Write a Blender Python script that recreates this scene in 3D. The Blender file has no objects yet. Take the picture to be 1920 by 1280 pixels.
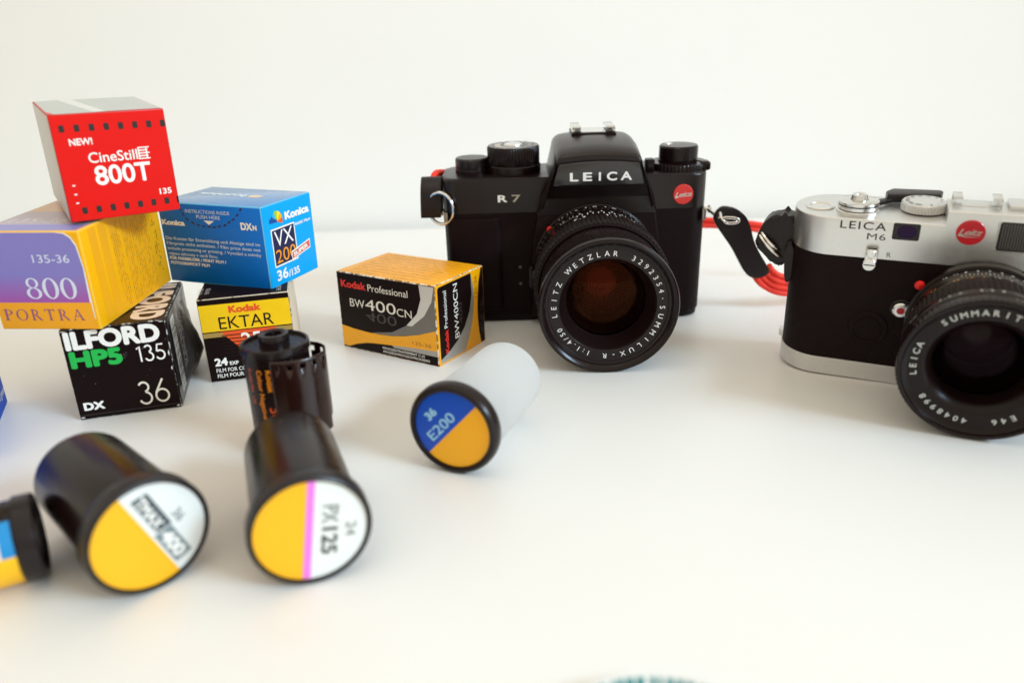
import bpy, bmesh, math, random
from mathutils import Matrix, Vector

random.seed(7)
S = 0.001                                   # everything below is written in millimetres
sc = bpy.context.scene
COL = sc.collection
rad = math.radians
PI = math.pi

# ------------------------------------------------------------------ camera, world, lamps, exposure
CAM_H, PITCH, ROLL, FPX = 132.2, rad(20.8), rad(1.78), 1430.0
cam_d = bpy.data.cameras.new("camera")
cam = bpy.data.objects.new("camera", cam_d)
COL.objects.link(cam)
fw = Vector((0, math.cos(PITCH), -math.sin(PITCH)))
up0 = Vector((0, math.sin(PITCH), math.cos(PITCH)))
rt0 = Vector((1, 0, 0))
rt = rt0 * math.cos(ROLL) - up0 * math.sin(ROLL)
up = rt0 * math.sin(ROLL) + up0 * math.cos(ROLL)
mw = Matrix.Identity(4)
for i in range(3):
    mw[i][0], mw[i][1], mw[i][2] = rt[i], up[i], -fw[i]
mw[2][3] = CAM_H * S
cam.matrix_world = mw
cam_d.sensor_width = 36.0
cam_d.lens = FPX / 1920.0 * 36.0
cam_d.clip_start = 0.005
cam_d.clip_end = 20.0
cam_d.dof.use_dof = True
cam_d.dof.focus_distance = 0.328
cam_d.dof.aperture_fstop = 6.6
cam_d.dof.aperture_blades = 0
sc.camera = cam

world = bpy.data.worlds.new("World")
sc.world = world
world.use_nodes = True
wn, wl = world.node_tree.nodes, world.node_tree.links
wn.clear()
wo = wn.new("ShaderNodeOutputWorld")
bg = wn.new("ShaderNodeBackground")
tc = wn.new("ShaderNodeTexCoord")
sep = wn.new("ShaderNodeVectorMath")
sep.operation = "DOT_PRODUCT"
sep.inputs[1].default_value = (0.0, 0.5, 0.7)
ramp = wn.new("ShaderNodeValToRGB")
# a white room: pale ceiling and walls, a darker side behind the photographer
wl.new(tc.outputs["Generated"], sep.inputs[0])
mapr = wn.new("ShaderNodeMapRange")
mapr.inputs["From Min"].default_value = -0.6
mapr.inputs["From Max"].default_value = 0.7
wl.new(sep.outputs["Value"], mapr.inputs["Value"])
wl.new(mapr.outputs["Result"], ramp.inputs["Fac"])
ramp.color_ramp.elements[0].position = 0.0
ramp.color_ramp.elements[0].color = (0.44, 0.385, 0.30, 1)
ramp.color_ramp.elements[1].position = 1.0
ramp.color_ramp.elements[1].color = (1.0, 0.915, 0.755, 1)
e = ramp.color_ramp.elements.new(0.5)
e.color = (0.70, 0.62, 0.485, 1)
wl.new(ramp.outputs["Color"], bg.inputs["Color"])
bg.inputs["Strength"].default_value = 1.17
wl.new(bg.outputs[0], wo.inputs["Surface"])


def area(name, loc, target, sx, sy, power, col):
    d = bpy.data.lights.new(name, "AREA")
    d.shape = "RECTANGLE"
    d.size, d.size_y = sx, sy
    d.energy = power
    d.color = col
    o = bpy.data.objects.new(name, d)
    COL.objects.link(o)
    o.location = loc
    o.rotation_euler = (Vector(target) - Vector(loc)).to_track_quat("-Z", "Y").to_euler()
    return o


wlamp = area("window_light", (1.94, -0.87, 1.24), (-0.03, 0.27, -0.02), 1.10, 0.34, 3.15, (0.60, 0.81, 1.0))
wlamp.data.spread = rad(38)
flamp = area("wall_fill", (-0.12, 0.02, 1.25), (-0.02, 0.622, 0.55), 0.40, 0.40, 0.55, (0.90, 0.95, 1.0))  # added fill that brightens the wall, not a fitting of the room
flamp.data.spread = rad(46)

sc.view_settings.view_transform = "Standard"
sc.view_settings.look = "None"
sc.view_settings.exposure = 0.08
sc.view_settings.gamma = 1.0
sc.view_settings.use_curve_mapping = False
sc.cycles.use_denoising = True
sc.cycles.max_bounces = 8


# ------------------------------------------------------------------ materials
def lin(h):
    c = [int(h[i:i + 2], 16) / 255 for i in (0, 2, 4)]
    return tuple(x / 12.92 if x <= 0.04045 else ((x + 0.055) / 1.055) ** 2.4 for x in c) + (1.0,)


MATS = {}


def mat(name, col, rough=0.5, metal=0.0, spec=0.5, coat=0.0, vary=0.0, vscale=300.0, bump=0.0, bscale=900.0, sss=0.0,
        col2=None, stretch=None, trans=0.0):
    if name in MATS:
        return MATS[name]
    m = bpy.data.materials.new(name)
    m.use_nodes = True
    nt = m.node_tree
    b = nt.nodes["Principled BSDF"]
    c = lin(col) if isinstance(col, str) else tuple(col) + (1.0,)
    b.inputs["Base Color"].default_value = c
    b.inputs["Roughness"].default_value = rough
    b.inputs["Metallic"].default_value = metal
    b.inputs["Specular IOR Level"].default_value = spec
    b.inputs["Coat Weight"].default_value = coat
    b.inputs["Coat Roughness"].default_value = 0.12
    if sss:
        b.inputs["Subsurface Weight"].default_value = sss
        b.inputs["Subsurface Radius"].default_value = (1, 1, 1)
        b.inputs["Subsurface Scale"].default_value = 0.004
    if trans:
        b.inputs["Transmission Weight"].default_value = trans
    if vary or bump:
        t = nt.nodes.new("ShaderNodeTexCoord")
        src = t.outputs["Object"]
        if stretch:
            mp = nt.nodes.new("ShaderNodeMapping")
            mp.inputs["Scale"].default_value = stretch
            nt.links.new(src, mp.inputs["Vector"])
            src = mp.outputs["Vector"]
    if vary:
        n = nt.nodes.new("ShaderNodeTexNoise")
        n.inputs["Scale"].default_value = vscale
        n.inputs["Detail"].default_value = 6
        nt.links.new(src, n.inputs["Vector"])
        mx = nt.nodes.new("ShaderNodeMix")
        mx.data_type = "RGBA"
        lo = lin(col2) if col2 else tuple(x * (1 - vary) for x in c[:3]) + (1,)
        mx.inputs["A"].default_value = lo
        mx.inputs["B"].default_value = c if col2 else tuple(min(1, x * (1 + vary * 0.6)) for x in c[:3]) + (1,)
        nt.links.new(n.outputs["Fac"], mx.inputs["Factor"])
        nt.links.new(mx.outputs["Result"], b.inputs["Base Color"])
        mr = nt.nodes.new("ShaderNodeMapRange")
        mr.inputs["To Min"].default_value = max(0.02, rough - 0.07)
        mr.inputs["To Max"].default_value = min(1.0, rough + 0.09)
        nt.links.new(n.outputs["Fac"], mr.inputs["Value"])
        nt.links.new(mr.outputs["Result"], b.inputs["Roughness"])
    if bump:
        n2 = nt.nodes.new("ShaderNodeTexNoise")
        n2.inputs["Scale"].default_value = bscale
        n2.inputs["Detail"].default_value = 3
        nt.links.new(src, n2.inputs["Vector"])
        bp = nt.nodes.new("ShaderNodeBump")
        bp.inputs["Strength"].default_value = bump
        bp.inputs["Distance"].default_value = 0.0004
        nt.links.new(n2.outputs["Fac"], bp.inputs["Height"])
        nt.links.new(bp.outputs["Normal"], b.inputs["Normal"])
    MATS[name] = m
    return m


def worn(name, ink, paper="E9E4DA", thr=0.52, scale=500.0, rough=0.45):
    """a printed card edge rubbed through to the white paper in patches"""
    if name in MATS:
        return MATS[name]
    m = mat(name, ink, rough)
    nt = m.node_tree
    b = nt.nodes["Principled BSDF"]
    t = nt.nodes.new("ShaderNodeTexCoord")
    n = nt.nodes.new("ShaderNodeTexNoise")
    n.inputs["Scale"].default_value = scale
    n.inputs["Detail"].default_value = 8
    n.inputs["Roughness"].default_value = 0.7
    nt.links.new(t.outputs["Object"], n.inputs["Vector"])
    r = nt.nodes.new("ShaderNodeValToRGB")
    r.color_ramp.elements[0].position = thr - 0.04
    r.color_ramp.elements[1].position = thr + 0.04
    r.color_ramp.elements[0].color = lin(ink)
    r.color_ramp.elements[1].color = lin(paper)
    nt.links.new(n.outputs["Fac"], r.inputs["Fac"])
    nt.links.new(r.outputs["Color"], b.inputs["Base Color"])
    return m


M_WHITE = mat("white_ink", "F4F2EC", 0.45)
M_BLACK = mat("black_card", (0.009, 0.0036, 0.0036), 0.42, spec=0.10, vary=0.25, vscale=900)
M_INK = mat("black_ink", (0.0115, 0.006, 0.006), 0.5, spec=0.15)

# ------------------------------------------------------------------ fonts and lettering
_tcache = {}
_cap = {}


def raw_text(txt, bold=0.0, space=1.0, shear=0.0):
    cu = bpy.data.curves.new("lettering", "FONT")
    cu.body = txt
    cu.size = 1.0
    cu.offset = bold
    cu.space_character = space
    cu.shear = shear
    cu.resolution_u = 4
    ob = bpy.data.objects.new("lettering", cu)
    me = bpy.data.meshes.new_from_object(ob)
    v = [(p.co.x, p.co.y) for p in me.vertices]
    f = [tuple(p.vertices) for p in me.polygons]
    bpy.data.objects.remove(ob)
    bpy.data.meshes.remove(me)
    bpy.data.curves.remove(cu)
    return v, f


def text2d(txt, bold=0.0, space=1.0, shear=0.0):
    """letters at cap height 1, baseline 0, left edge 0; returns verts (x, y, layer), faces, width.
    bold letters are the plain ones swollen all round, one hair-thin layer over another"""
    k = (txt, bold, space, shear)
    if k not in _tcache:
        if "H" not in _cap:
            hv, _ = raw_text("H")
            _cap["H"] = max(p[1] for p in hv)
        v, f = raw_text(txt, 0.0, space, shear)
        c = _cap["H"]
        x0 = min(p[0] for p in v)
        base = [((p[0] - x0) / c, p[1] / c) for p in v]
        if bold <= 0.004:
            V, F = [(a, b, 0) for a, b in base], list(f)
        else:
            b_ = bold / c
            V, F = [], []
            m = 16 if bold > 0.05 else 8
            sh = [(0, 0)] + [(b_ * math.cos(2 * PI * i / m), b_ * math.sin(2 * PI * i / m)) for i in range(m)]
            if bold > 0.05:
                sh += [(0.5 * b_ * math.cos(2 * PI * i / 6), 0.5 * b_ * math.sin(2 * PI * i / 6)) for i in range(6)]
            kx = 1.0 / (1 + 2 * b_)
            for li, (dx, dy) in enumerate(sh):
                o = len(V)
                V.extend(((a + dx + b_), (b + dy + b_) * kx, li) for a, b in base)
                F.extend(tuple(i + o for i in q) for q in f)
        _tcache[k] = (V, F, max(p[0] for p in V))
    return _tcache[k]


def strokes(txt, wd=0.075):
    """light geometric numerals drawn as even pen strokes (cap height 1)"""
    def arc(cx, cy, r, a0, a1, n=26):
        return [(cx + r * math.cos(rad(a0 + (a1 - a0) * i / n)), cy + r * math.sin(rad(a0 + (a1 - a0) * i / n))) for i in range(n + 1)]
    h = wd / 2
    D = {"1": ([[(0.02, 0.80), (0.05, 0.81), (0.22, 1 - h), (0.22, 0)]], 0.42),
         "3": ([arc(0.30, 0.755, 0.245 - h, 155, -82), arc(0.31, 0.275, 0.275 - h + 0.02, 82, -160)], 0.72),
         "5": ([[(0.52, 1 - h), (0.17, 1 - h), (0.085, 0.53)], arc(0.28, 0.315, 0.315 - h, 128, -155)], 0.70),
         "6": ([arc(0.31, 0.31, 0.31 - h, 0, 360, 40), [(0.055, 0.44), (0.42, 1.03)]], 0.70)}
    V, F, x = [], [], 0.0
    for ch in txt:
        P_, adv = D[ch]
        for P in P_:
            o = len(V)
            for i, p in enumerate(P):
                a, b = P[max(0, i - 1)], P[min(len(P) - 1, i + 1)]
                t = math.hypot(b[0] - a[0], b[1] - a[1])
                nx, ny = -(b[1] - a[1]) / t * h, (b[0] - a[0]) / t * h
                V.append((p[0] + nx + x, p[1] + ny, len(P) % 2))
                V.append((p[0] - nx + x, p[1] - ny, len(P) % 2))
            F.extend((o + 2 * i, o + 2 * i + 1, o + 2 * i + 3, o + 2 * i + 2) for i in range(len(P) - 1))
        x += adv
    return V, F, max(p[0] for p in V)


def ring2d(cx, cy, ax, ay, bx, by, a0=0, a1=360, n=28):
    """elliptic ring as quads: outer radii ax, ay, inner bx, by"""
    v, f = [], []
    for i in range(n + 1):
        t = rad(a0 + (a1 - a0) * i / n)
        v.append((cx + ax * math.cos(t), cy + ay * math.sin(t)))
        v.append((cx + bx * math.cos(t), cy + by * math.sin(t)))
    for i in range(n):
        f.append((2 * i, 2 * i + 2, 2 * i + 3, 2 * i + 1))
    return v, f


def serif(txt):
    """high-contrast roman letters built from stems, bowls and serifs (cap height 1)"""
    V, F = [], []
    x = 0.0

    def add(v, f, dx):
        o = len(V)
        V.extend((a + dx, b) for a, b in v)
        F.extend(tuple(i + o for i in q) for q in f)

    def quad(a, b, c, d, dx):
        add([a, b, c, d], [(0, 1, 2, 3)], dx)

    def stem(x0, dx, w=0.15, y0=0, y1=1, st=0.09):
        quad((x0, y0), (x0 + w, y0), (x0 + w, y1), (x0, y1), dx)
        for y in (y0, y1 - 0.05):
            quad((x0 - st, y), (x0 + w + st, y), (x0 + w + st, y + 0.05), (x0 - st, y + 0.05), dx)

    for ch in txt:
        if ch == "0":
            add(*ring2d(0.36, 0.5, 0.36, 0.52, 0.20, 0.47), x); adv = 0.80
        elif ch == "8":
            add(*ring2d(0.34, 0.265, 0.34, 0.285, 0.20, 0.235), x)
            add(*ring2d(0.34, 0.765, 0.28, 0.255, 0.16, 0.21), x); adv = 0.76
        elif ch == "O":
            add(*ring2d(0.46, 0.5, 0.46, 0.52, 0.31, 0.47), x); adv = 1.02
        elif ch in "PR":
            stem(0.09, x)
            add(*ring2d(0.24, 0.735, 0.36, 0.265, 0.22, 0.215, -90, 90), x); adv = 0.74
            if ch == "R":
                quad((0.30, 0.5), (0.46, 0.5), (0.86, 0), (0.66, 0), x); adv = 0.92
        elif ch == "T":
            stem(0.34, x, y1=0.97)
            quad((0, 0.92), (0.83, 0.92), (0.83, 1), (0, 1), x)
            quad((0, 0.78), (0.05, 0.78), (0.05, 0.92), (0, 0.92), x)
            quad((0.78, 0.78), (0.83, 0.78), (0.83, 0.92), (0.78, 0.92), x); adv = 0.95
        elif ch == "A":
            quad((0.08, 0), (0.15, 0), (0.50, 1.0), (0.43, 1.0), x)
            quad((0.42, 1.0), (0.54, 1.0), (0.92, 0), (0.74, 0), x)
            quad((0.24, 0.34), (0.72, 0.34), (0.70, 0.41), (0.26, 0.41), x)
            quad((0.0, 0), (0.24, 0), (0.24, 0.05), (0.0, 0.05), x)
            quad((0.64, 0), (1.0, 0), (1.0, 0.05), (0.64, 0.05), x); adv = 1.06
        else:
            adv = 0.4
        x += adv
    return V, F, max(p[0] for p in V)


def script2d(txt):
    v, f, w = text2d(txt, 0.012, 0.86, 0.35)
    return v, f, w


# ------------------------------------------------------------------ mesh builder (coordinates in mm)
def frame(o, u, v):
    u, v = Vector(u).normalized(), Vector(v).normalized()
    w = u.cross(v)
    m = Matrix.Identity(4)
    for i in range(3):
        m[i][0], m[i][1], m[i][2], m[i][3] = u[i], v[i], w[i], o[i]
    return m


class G:
    def __init__(self):
        self.v, self.f, self.mi, self.ms = [], [], [], []

    def m(self, material):
        if material not in self.ms:
            self.ms.append(material)
        return self.ms.index(material)

    def add(self, vs, fs, material, M=None):
        o = len(self.v)
        if M is None:
            self.v.extend(tuple(p) for p in vs)
        else:
            self.v.extend(tuple(M @ Vector(p)) for p in vs)
        k = self.m(material)
        for q in fs:
            self.f.append(tuple(i + o for i in q))
            self.mi.append(k)

    def addbm(self, bm, matf, M=None):
        bm.verts.index_update()
        o = len(self.v)
        for p in bm.verts:
            self.v.append(tuple(M @ p.co) if M is not None else tuple(p.co))
        bm.normal_update()
        for q in bm.faces:
            self.f.append(tuple(x.index + o for x in q.verts))
            self.mi.append(self.m(matf(q) if callable(matf) else matf))
        bm.free()

    def box(self, x0, x1, y0, y1, z0, z1, material, bev=0.0, seg=2, M=None):
        bm = bmesh.new()
        bmesh.ops.create_cube(bm, size=1)
        for p in bm.verts:
            p.co = Vector(((x0 + x1) / 2 + p.co.x * (x1 - x0), (y0 + y1) / 2 + p.co.y * (y1 - y0), (z0 + z1) / 2 + p.co.z * (z1 - z0)))
        if bev:
            bmesh.ops.bevel(bm, geom=list(bm.edges), offset=bev, segments=seg, affect="EDGES", profile=0.5)
        self.addbm(bm, material, M)

    def prism(self, poly, z0, z1, material, bev=0.0, seg=3, M=None, bottom=True):
        """2D polygon (counter-clockwise) extruded along local z, rims bevelled"""
        bm = bmesh.new()
        a = [bm.verts.new((x, y, z0)) for x, y in poly]
        b = [bm.verts.new((x, y, z1)) for x, y in poly]
        n = len(poly)
        fb = bm.faces.new(list(reversed(a)))
        ft = bm.faces.new(b)
        for i in range(n):
            bm.faces.new((a[i], a[(i + 1) % n], b[(i + 1) % n], b[i]))
        if bev:
            ed = list(ft.edges) + (list(fb.edges) if bottom else [])
            bmesh.ops.bevel(bm, geom=ed, offset=bev, segments=seg, affect="EDGES", profile=0.5)
        self.addbm(bm, material, M)

    def lathe(self, prof, material, M=None, seg=64, knurl=None, a0=0.0):
        """prof = [(radius, height)] turned round local z; knurl = (ribs, depth, first, last profile index)"""
        vs, fs = [], []
        if knurl:
            seg = knurl[0] * 4
        n = len(prof)
        for i in range(seg):
            t = 2 * PI * i / seg + a0
            for j, (r, h) in enumerate(prof):
                if knurl and knurl[2] <= j <= knurl[3] and i % 4 >= 2:
                    r -= knurl[1]
                vs.append((r * math.cos(t), r * math.sin(t), h))
        for i in range(seg):
            k = (i + 1) % seg
            for j in range(n - 1):
                q = [i * n + j, k * n + j, k * n + j + 1, i * n + j + 1]
                fs.append(tuple(q))
        # close ends that sit on the axis
        bm = bmesh.new()
        bv = [bm.verts.new(p) for p in vs]
        for q in fs:
            bm.faces.new([bv[x] for x in q])
        bmesh.ops.remove_doubles(bm, verts=bm.verts, dist=1e-5)
        bmesh.ops.recalc_face_normals(bm, faces=bm.faces)
        self.addbm(bm, material, M)

    def tube(self, pts, r, material, M=None, closed=False, seg=12, flat=1.0):
        pts = [Vector(p) for p in pts]
        n = len(pts)
        vs, fs = [], []
        prev = None
        for i in range(n):
            if closed:
                t = (pts[(i + 1) % n] - pts[i - 1]).normalized()
            else:
                t = (pts[min(i + 1, n - 1)] - pts[max(i - 1, 0)]).normalized()
            if prev is None:
                a = Vector((0, 0, 1)) if abs(t.z) < 0.9 else Vector((1, 0, 0))
                nn = (a - t * a.dot(t)).normalized()
            else:
                nn = (prev - t * prev.dot(t)).normalized()
            prev = nn
            bb = t.cross(nn)
            for k in range(seg):
                an = 2 * PI * k / seg
                vs.append(pts[i] + nn * (r * math.cos(an)) + bb * (r * flat * math.sin(an)))
        m = n if closed else n - 1
        for i in range(m):
            for k in range(seg):
                a, b = i * seg, ((i + 1) % n) * seg
                fs.append((a + k, a + (k + 1) % seg, b + (k + 1) % seg, b + k))
        if not closed:
            fs.append(tuple(range(seg))[::-1])
            fs.append(tuple((n - 1) * seg + k for k in range(seg)))
        self.add(vs, fs, material, M)

    # --- flat printing on a frame: u right, v up, w off the surface
    def poly(self, fr, pts, material, w=0.04):
        self.add([(x, y, w) for x, y in pts], [tuple(range(len(pts)))], material, fr)

    def rect(self, fr, u0, v0, u1, v1, material, w=0.04):
        self.poly(fr, [(u0, v0), (u1, v0), (u1, v1), (u0, v1)], material, w)

    def glyphs(self, fr, vf, u, v, cap, material, width=None, w=0.08, rot=0.0, align="L", depth=0.0):
        vs, fs, nat = vf
        sx = (width / nat) if width else cap
        dx = {"L": 0, "C": -nat * sx / 2, "R": -nat * sx}[align]
        c, s = math.cos(rad(rot)), math.sin(rad(rot))
        out = []
        for t_ in vs:
            p, q = t_[0] * sx + dx, t_[1] * cap
            out.append((u + p * c - q * s, v + p * s + q * c, w + (0.0025 * t_[2] if len(t_) > 2 else 0)))
        self.add(out, fs, material, fr)

    def text(self, fr, txt, u, v, cap, material, width=None, w=0.08, rot=0.0, align="L", bold=0.0, space=1.0, shear=0.0):
        self.glyphs(fr, text2d(txt, bold, space, shear), u, v, cap, material, width, w, rot, align)

    def disc(self, fr, u, v, r, material, w=0.04, n=48, r2=None):
        self.poly(fr, [(u + r * math.cos(2 * PI * i / n), v + (r2 or r) * math.sin(2 * PI * i / n)) for i in range(n)], material, w)

    def ringtext(self, fr, txt, r, a0, step, cap, material, bold=0.015, w=0.06, sx=1.0):
        """letters set round a ring, tops outwards, angle in degrees counter-clockwise from u"""
        for i, ch in enumerate(txt):
            if ch == " ":
                continue
            a = rad(a0 + step * i)
            vs, fs, nat = text2d(ch, bold)
            un, vn = (math.sin(a), -math.cos(a)), (math.cos(a), math.sin(a))
            out = []
            for p, q, l in vs:
                p = (p - nat / 2) * cap * sx
                q = (q - 0.5) * cap + r
                out.append((un[0] * p + vn[0] * q, un[1] * p + vn[1] * q, w + 0.0025 * l))
            self.add(out, fs, material, fr)

    def barrel(self, M, txt, r, h, ang, cap, material, along=False, bold=0.015, step=None, lift=0.06, sx=1.0):
        """letters on a cylinder round M's z axis; along=True writes along the axis"""
        if along:
            vs, fs, nat = text2d(txt, bold)
            out = []
            for p, q, l in vs:
                t = rad(ang) + (q - 0.5) * cap / r
                l = lift + 0.0025 * l
                out.append(((r + l) * math.cos(t), (r + l) * math.sin(t), h - p * cap * sx))
            self.add(out, fs, material, M)
            return
        for i, ch in enumerate(txt):
            if ch == " ":
                continue
            vs, fs, nat = text2d(ch, bold)
            out = []
            for p, q, l in vs:
                t = rad(ang + step * i) + (p - nat / 2) * cap * sx / r * (1 if step > 0 else -1)
                l = lift + 0.0025 * l
                out.append(((r + l) * math.cos(t), (r + l) * math.sin(t), h + (q - 0.5) * cap * (1 if step > 0 else -1)))
            self.add(out, fs, material, M)

    def build(self, name, parent=None, loc=None, angle=32, solid=None):
        me = bpy.data.meshes.new(name)
        me.from_pydata([(x * S, y * S, z * S) for x, y, z in self.v], [], self.f)
        for m in self.ms:
            me.materials.append(m)
        me.polygons.foreach_set("material_index", self.mi)
        me.polygons.foreach_set("use_smooth", [True] * len(me.polygons))
        me.update()
        try:
            me.set_sharp_from_angle(angle=rad(angle))
        except Exception:
            pass
        o = bpy.data.objects.new(name, me)
        COL.objects.link(o)
        if parent is not None:
            o.parent = parent
        if loc is not None:
            o.location = [c * S for c in loc]
        return o


def rrect(x0, x1, y0, y1, r, n=6):
    p = []
    for cx, cy, a in ((x1 - r, y0 + r, -90), (x1 - r, y1 - r, 0), (x0 + r, y1 - r, 90), (x0 + r, y0 + r, 180)):
        for i in range(n + 1):
            t = rad(a + 90 * i / n)
            p.append((cx + r * math.cos(t), cy + r * math.sin(t)))
    return p


def rot3(yaw, tip, roll):
    return Matrix.Rotation(rad(yaw), 4, "Z") @ Matrix.Rotation(rad(tip), 4, "X") @ Matrix.Rotation(rad(roll), 4, "Y")


def thing(name, label, cat, M, group=None):
    o = bpy.data.objects.new(name, None)
    COL.objects.link(o)
    o.empty_display_size = 0.01
    M = M.copy()
    for i in range(3):
        M[i][3] *= S
    o.matrix_world = M
    o["label"], o["category"] = label, cat
    if group:
        o["group"] = group
    return o


def tag(o, label, cat, group=None, kind=None):
    if kind:
        o["kind"] = kind
    if label:
        o["label"], o["category"] = label, cat
    if group:
        o["group"] = group
    return o


# ------------------------------------------------------------------ the setting
g = G()
M_TABLE = mat("white_table_lacquer", (0.83, 0.82, 0.795), 0.42, spec=0.35, vary=0.02, vscale=14)
g.box(-900, 900, -500, 612, -26, 0, M_TABLE, 1.6, 3)
tag(g.build("tabletop"), None, None, kind="structure")
g = G()
M_WALL = mat("white_wall_paint", (0.86, 0.855, 0.83), 0.85, spec=0.2, vary=0.025, vscale=5, bump=0.15, bscale=260)
g.box(-1500, 1500, 622, 660, -300, 1400, M_WALL)
tag(g.build("wall"), None, None, kind="structure")

# ------------------------------------------------------------------ film boxes
M_PAPER = mat("box_inside_paper", "E6E1D8", 0.75, vary=0.05)


class Carton:
    """a folded card film box: carton mesh plus the tuck flap on one end"""

    def __init__(self, label, dims, pos, rot, faces, edge, flap, group="film boxes on the table"):
        self.w, self.d, self.h = dims
        w, d, h = dims
        R = rot3(*rot)
        base = Vector(pos) + (R @ Vector((w / 2, d / 2, 0)))
        self.root = thing("film_box", label, "film box", Matrix.Translation(base) @ R, group)
        self.c, self.p = G(), G()
        hw, hd = w / 2, d / 2
        self.fr = {"f": frame((-hw, -hd, 0), (1, 0, 0), (0, 0, 1)), "r": frame((hw, -hd, 0), (0, 1, 0), (0, 0, 1)),
                   "t": frame((-hw, -hd, h), (1, 0, 0), (0, 1, 0)), "l": frame((-hw, hd, 0), (0, -1, 0), (0, 0, 1))}
        self.flap = flap

        def mf(q):
            n = q.normal
            for k, ax in (("f", (0, -1, 0)), ("r", (1, 0, 0)), ("t", (0, 0, 1)), ("l", (-1, 0, 0)), ("k", (0, 1, 0)), ("b", (0, 0, -1))):
                if n.dot(Vector(ax)) > 0.97:
                    return faces.get(k, faces["*"])
            return edge
        bm = bmesh.new()
        bmesh.ops.create_cube(bm, size=1)
        for p in bm.verts:
            p.co = Vector((p.co.x * w, p.co.y * d, (p.co.z + 0.5) * h))
        bmesh.ops.bevel(bm, geom=list(bm.edges), offset=0.55, segments=2, affect="EDGES", profile=0.5)
        self.c.addbm(bm, mf)
        fm = faces.get(flap, faces["*"])
        t = 0.3
        if flap == "f":
            self.p.box(-hw + 0.35, hw - 0.35, -hd - t, -hd + 0.2, 0.4, h - 0.4, fm, 0.12, 1)
            self.fr["f"] = frame((-hw, -hd - t, 0), (1, 0, 0), (0, 0, 1))
        else:
            self.p.box(hw - 0.2, hw + t, -hd + 0.35, hd - 0.35, 0.4, h - 0.4, fm, 0.12, 1)
            self.fr["r"] = frame((hw + t, -hd, 0), (0, 1, 0), (0, 0, 1))

    def __call__(self, face):
        return (self.p if face == self.flap else self.c), self.fr[face]

    def done(self):
        self.c.build("carton", self.root)
        self.p.build("end_flap", self.root)
        return self.root


def smallprint(g_, fr, u0, v0, u1, v1, pitch, thick, material, vertical=False, w=0.06, fill=0.8):
    """rows of illegibly small type: short word-length dashes"""
    rng = random.Random(int(u0 * 100 + v0 * 7 + u1))
    a = v0 if not vertical else u0
    end = v1 if not vertical else u1
    while a < end:
        b = u0 if not vertical else v0
        stop = (u1 if not vertical else v1) - rng.random() * 4
        while b < stop:
            L = 0.5 + rng.random() * 1.7
            if rng.random() < fill:
                x1 = min(b + L, stop)
                if vertical:
                    g_.rect(fr, a, b, a + thick, x1, material, w)
                else:
                    g_.rect(fr, b, a, x1, a + thick, material, w)
            b += L + 0.3
        a += pitch


# --- black and gold C-41 box
M_GOLD = mat("gold_card", "FDAE08", 0.36, spec=0.4, coat=0.08, vary=0.10, vscale=260)
M_YEL = mat("yellow_ink", "FFC400", 0.42)
M_SIL = mat("silver_ink", "A9A59F", 0.32, metal=0.35, vary=0.10, vscale=200)
M_SILD = mat("dark_silver_ink", "77736E", 0.32, metal=0.35, vary=0.12, vscale=150)
M_SILL = mat("bright_silver_ink", "D9D7D2", 0.3, metal=0.3)
M_RED = mat("red_ink", "E5231B", 0.42)
M_DARKGOLD = mat("brown_fine_print", "A06A08", 0.5)
M_GHOST = mat("grey_ghost_ink", "3C3431", 0.5)
bw = Carton("black and gold film box with BW400CN lettering standing beside the black camera", (57.5, 38.3, 38.3), (-82.2, 348.5, 0), (-31.53, 0, 0.3),
            {"*": M_BLACK, "f": M_BLACK, "r": M_GOLD, "t": M_GOLD}, worn("gold_black_edge", "8A5A08", thr=0.50), "r")
g, f = bw("f")
arc1 = [(48.9, 37.6), (49.5, 31.1), (46.8, 23.9), (40.4, 17.4), (31.4, 12.6), (20, 10.6)]
arc2 = [(20, 10.2), (32, 10.9), (44.5, 13.2), (57.0, 17.2)]
g.poly(f, arc1 + arc2 + [(57.0, 37.6)], M_SILD, 0.03)
g.poly(f, arc1[:4] + [(43.5, 17.5), (50.9, 23.5), (55.4, 30.6), (56.9, 37.0), (56.9, 37.6)], M_SILL, 0.05)
yt = [(0.6, 11.6), (8, 10.7), (16, 10.2), (23, 10.2), (31.2, 10.7), (39, 12.0), (47.2, 14.0), (57.0, 17.4)]
yb = [(57.0, 7.6), (44, 7.0), (30.7, 6.0), (20, 5.2), (15.3, 4.6), (9, 3.0), (4.3, 1.2), (0.6, 1.2)]
g.poly(f, yt + yb, M_GOLD, 0.07)
g.poly(f, [(57.0, 7.6), (44, 7.0), (30.7, 6.0), (32, 5.0), (57.0, 4.9)], M_SIL, 0.06)
g.text(f, "Kodak", 2.6, 30.9, 3.6, M_RED, 15.2, 0.1, bold=0.035)
g.text(f, "Professional", 19.0, 30.8, 3.3, mat("pale_ink", "E9E5DA", 0.45), 23.3, 0.1)
g.text(f, "BW", 7.2, 21.9, 3.9, MATS["pale_ink"], 9.0, 0.1, bold=-0.008)
g.text(f, "400", 16.6, 21.5, 5.2, MATS["pale_ink"], 18.2, 0.1, bold=-0.012)
g.text(f, "CN", 35.3, 21.2, 3.7, MATS["pale_ink"], 8.6, 0.1, bold=-0.008)
vs, fs, nat = text2d("400", -0.012)
g.glyphs(f, ([(a, -b, l) for a, b, l in vs], [q[::-1] for q in fs], nat), 16.6, 20.6, 4.6, M_GHOST, 18.2, 0.1)
g.text(f, "135-36", 43.2, 8.7, 1.7, MATS["brown_fine_print"], 10.6, 0.12)
g.text(f, "PROCESS/TRAITEMENT C-41", 25.1, 3.3, 1.15, M_WHITE, 24.6, 0.12, bold=0.01)
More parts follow.
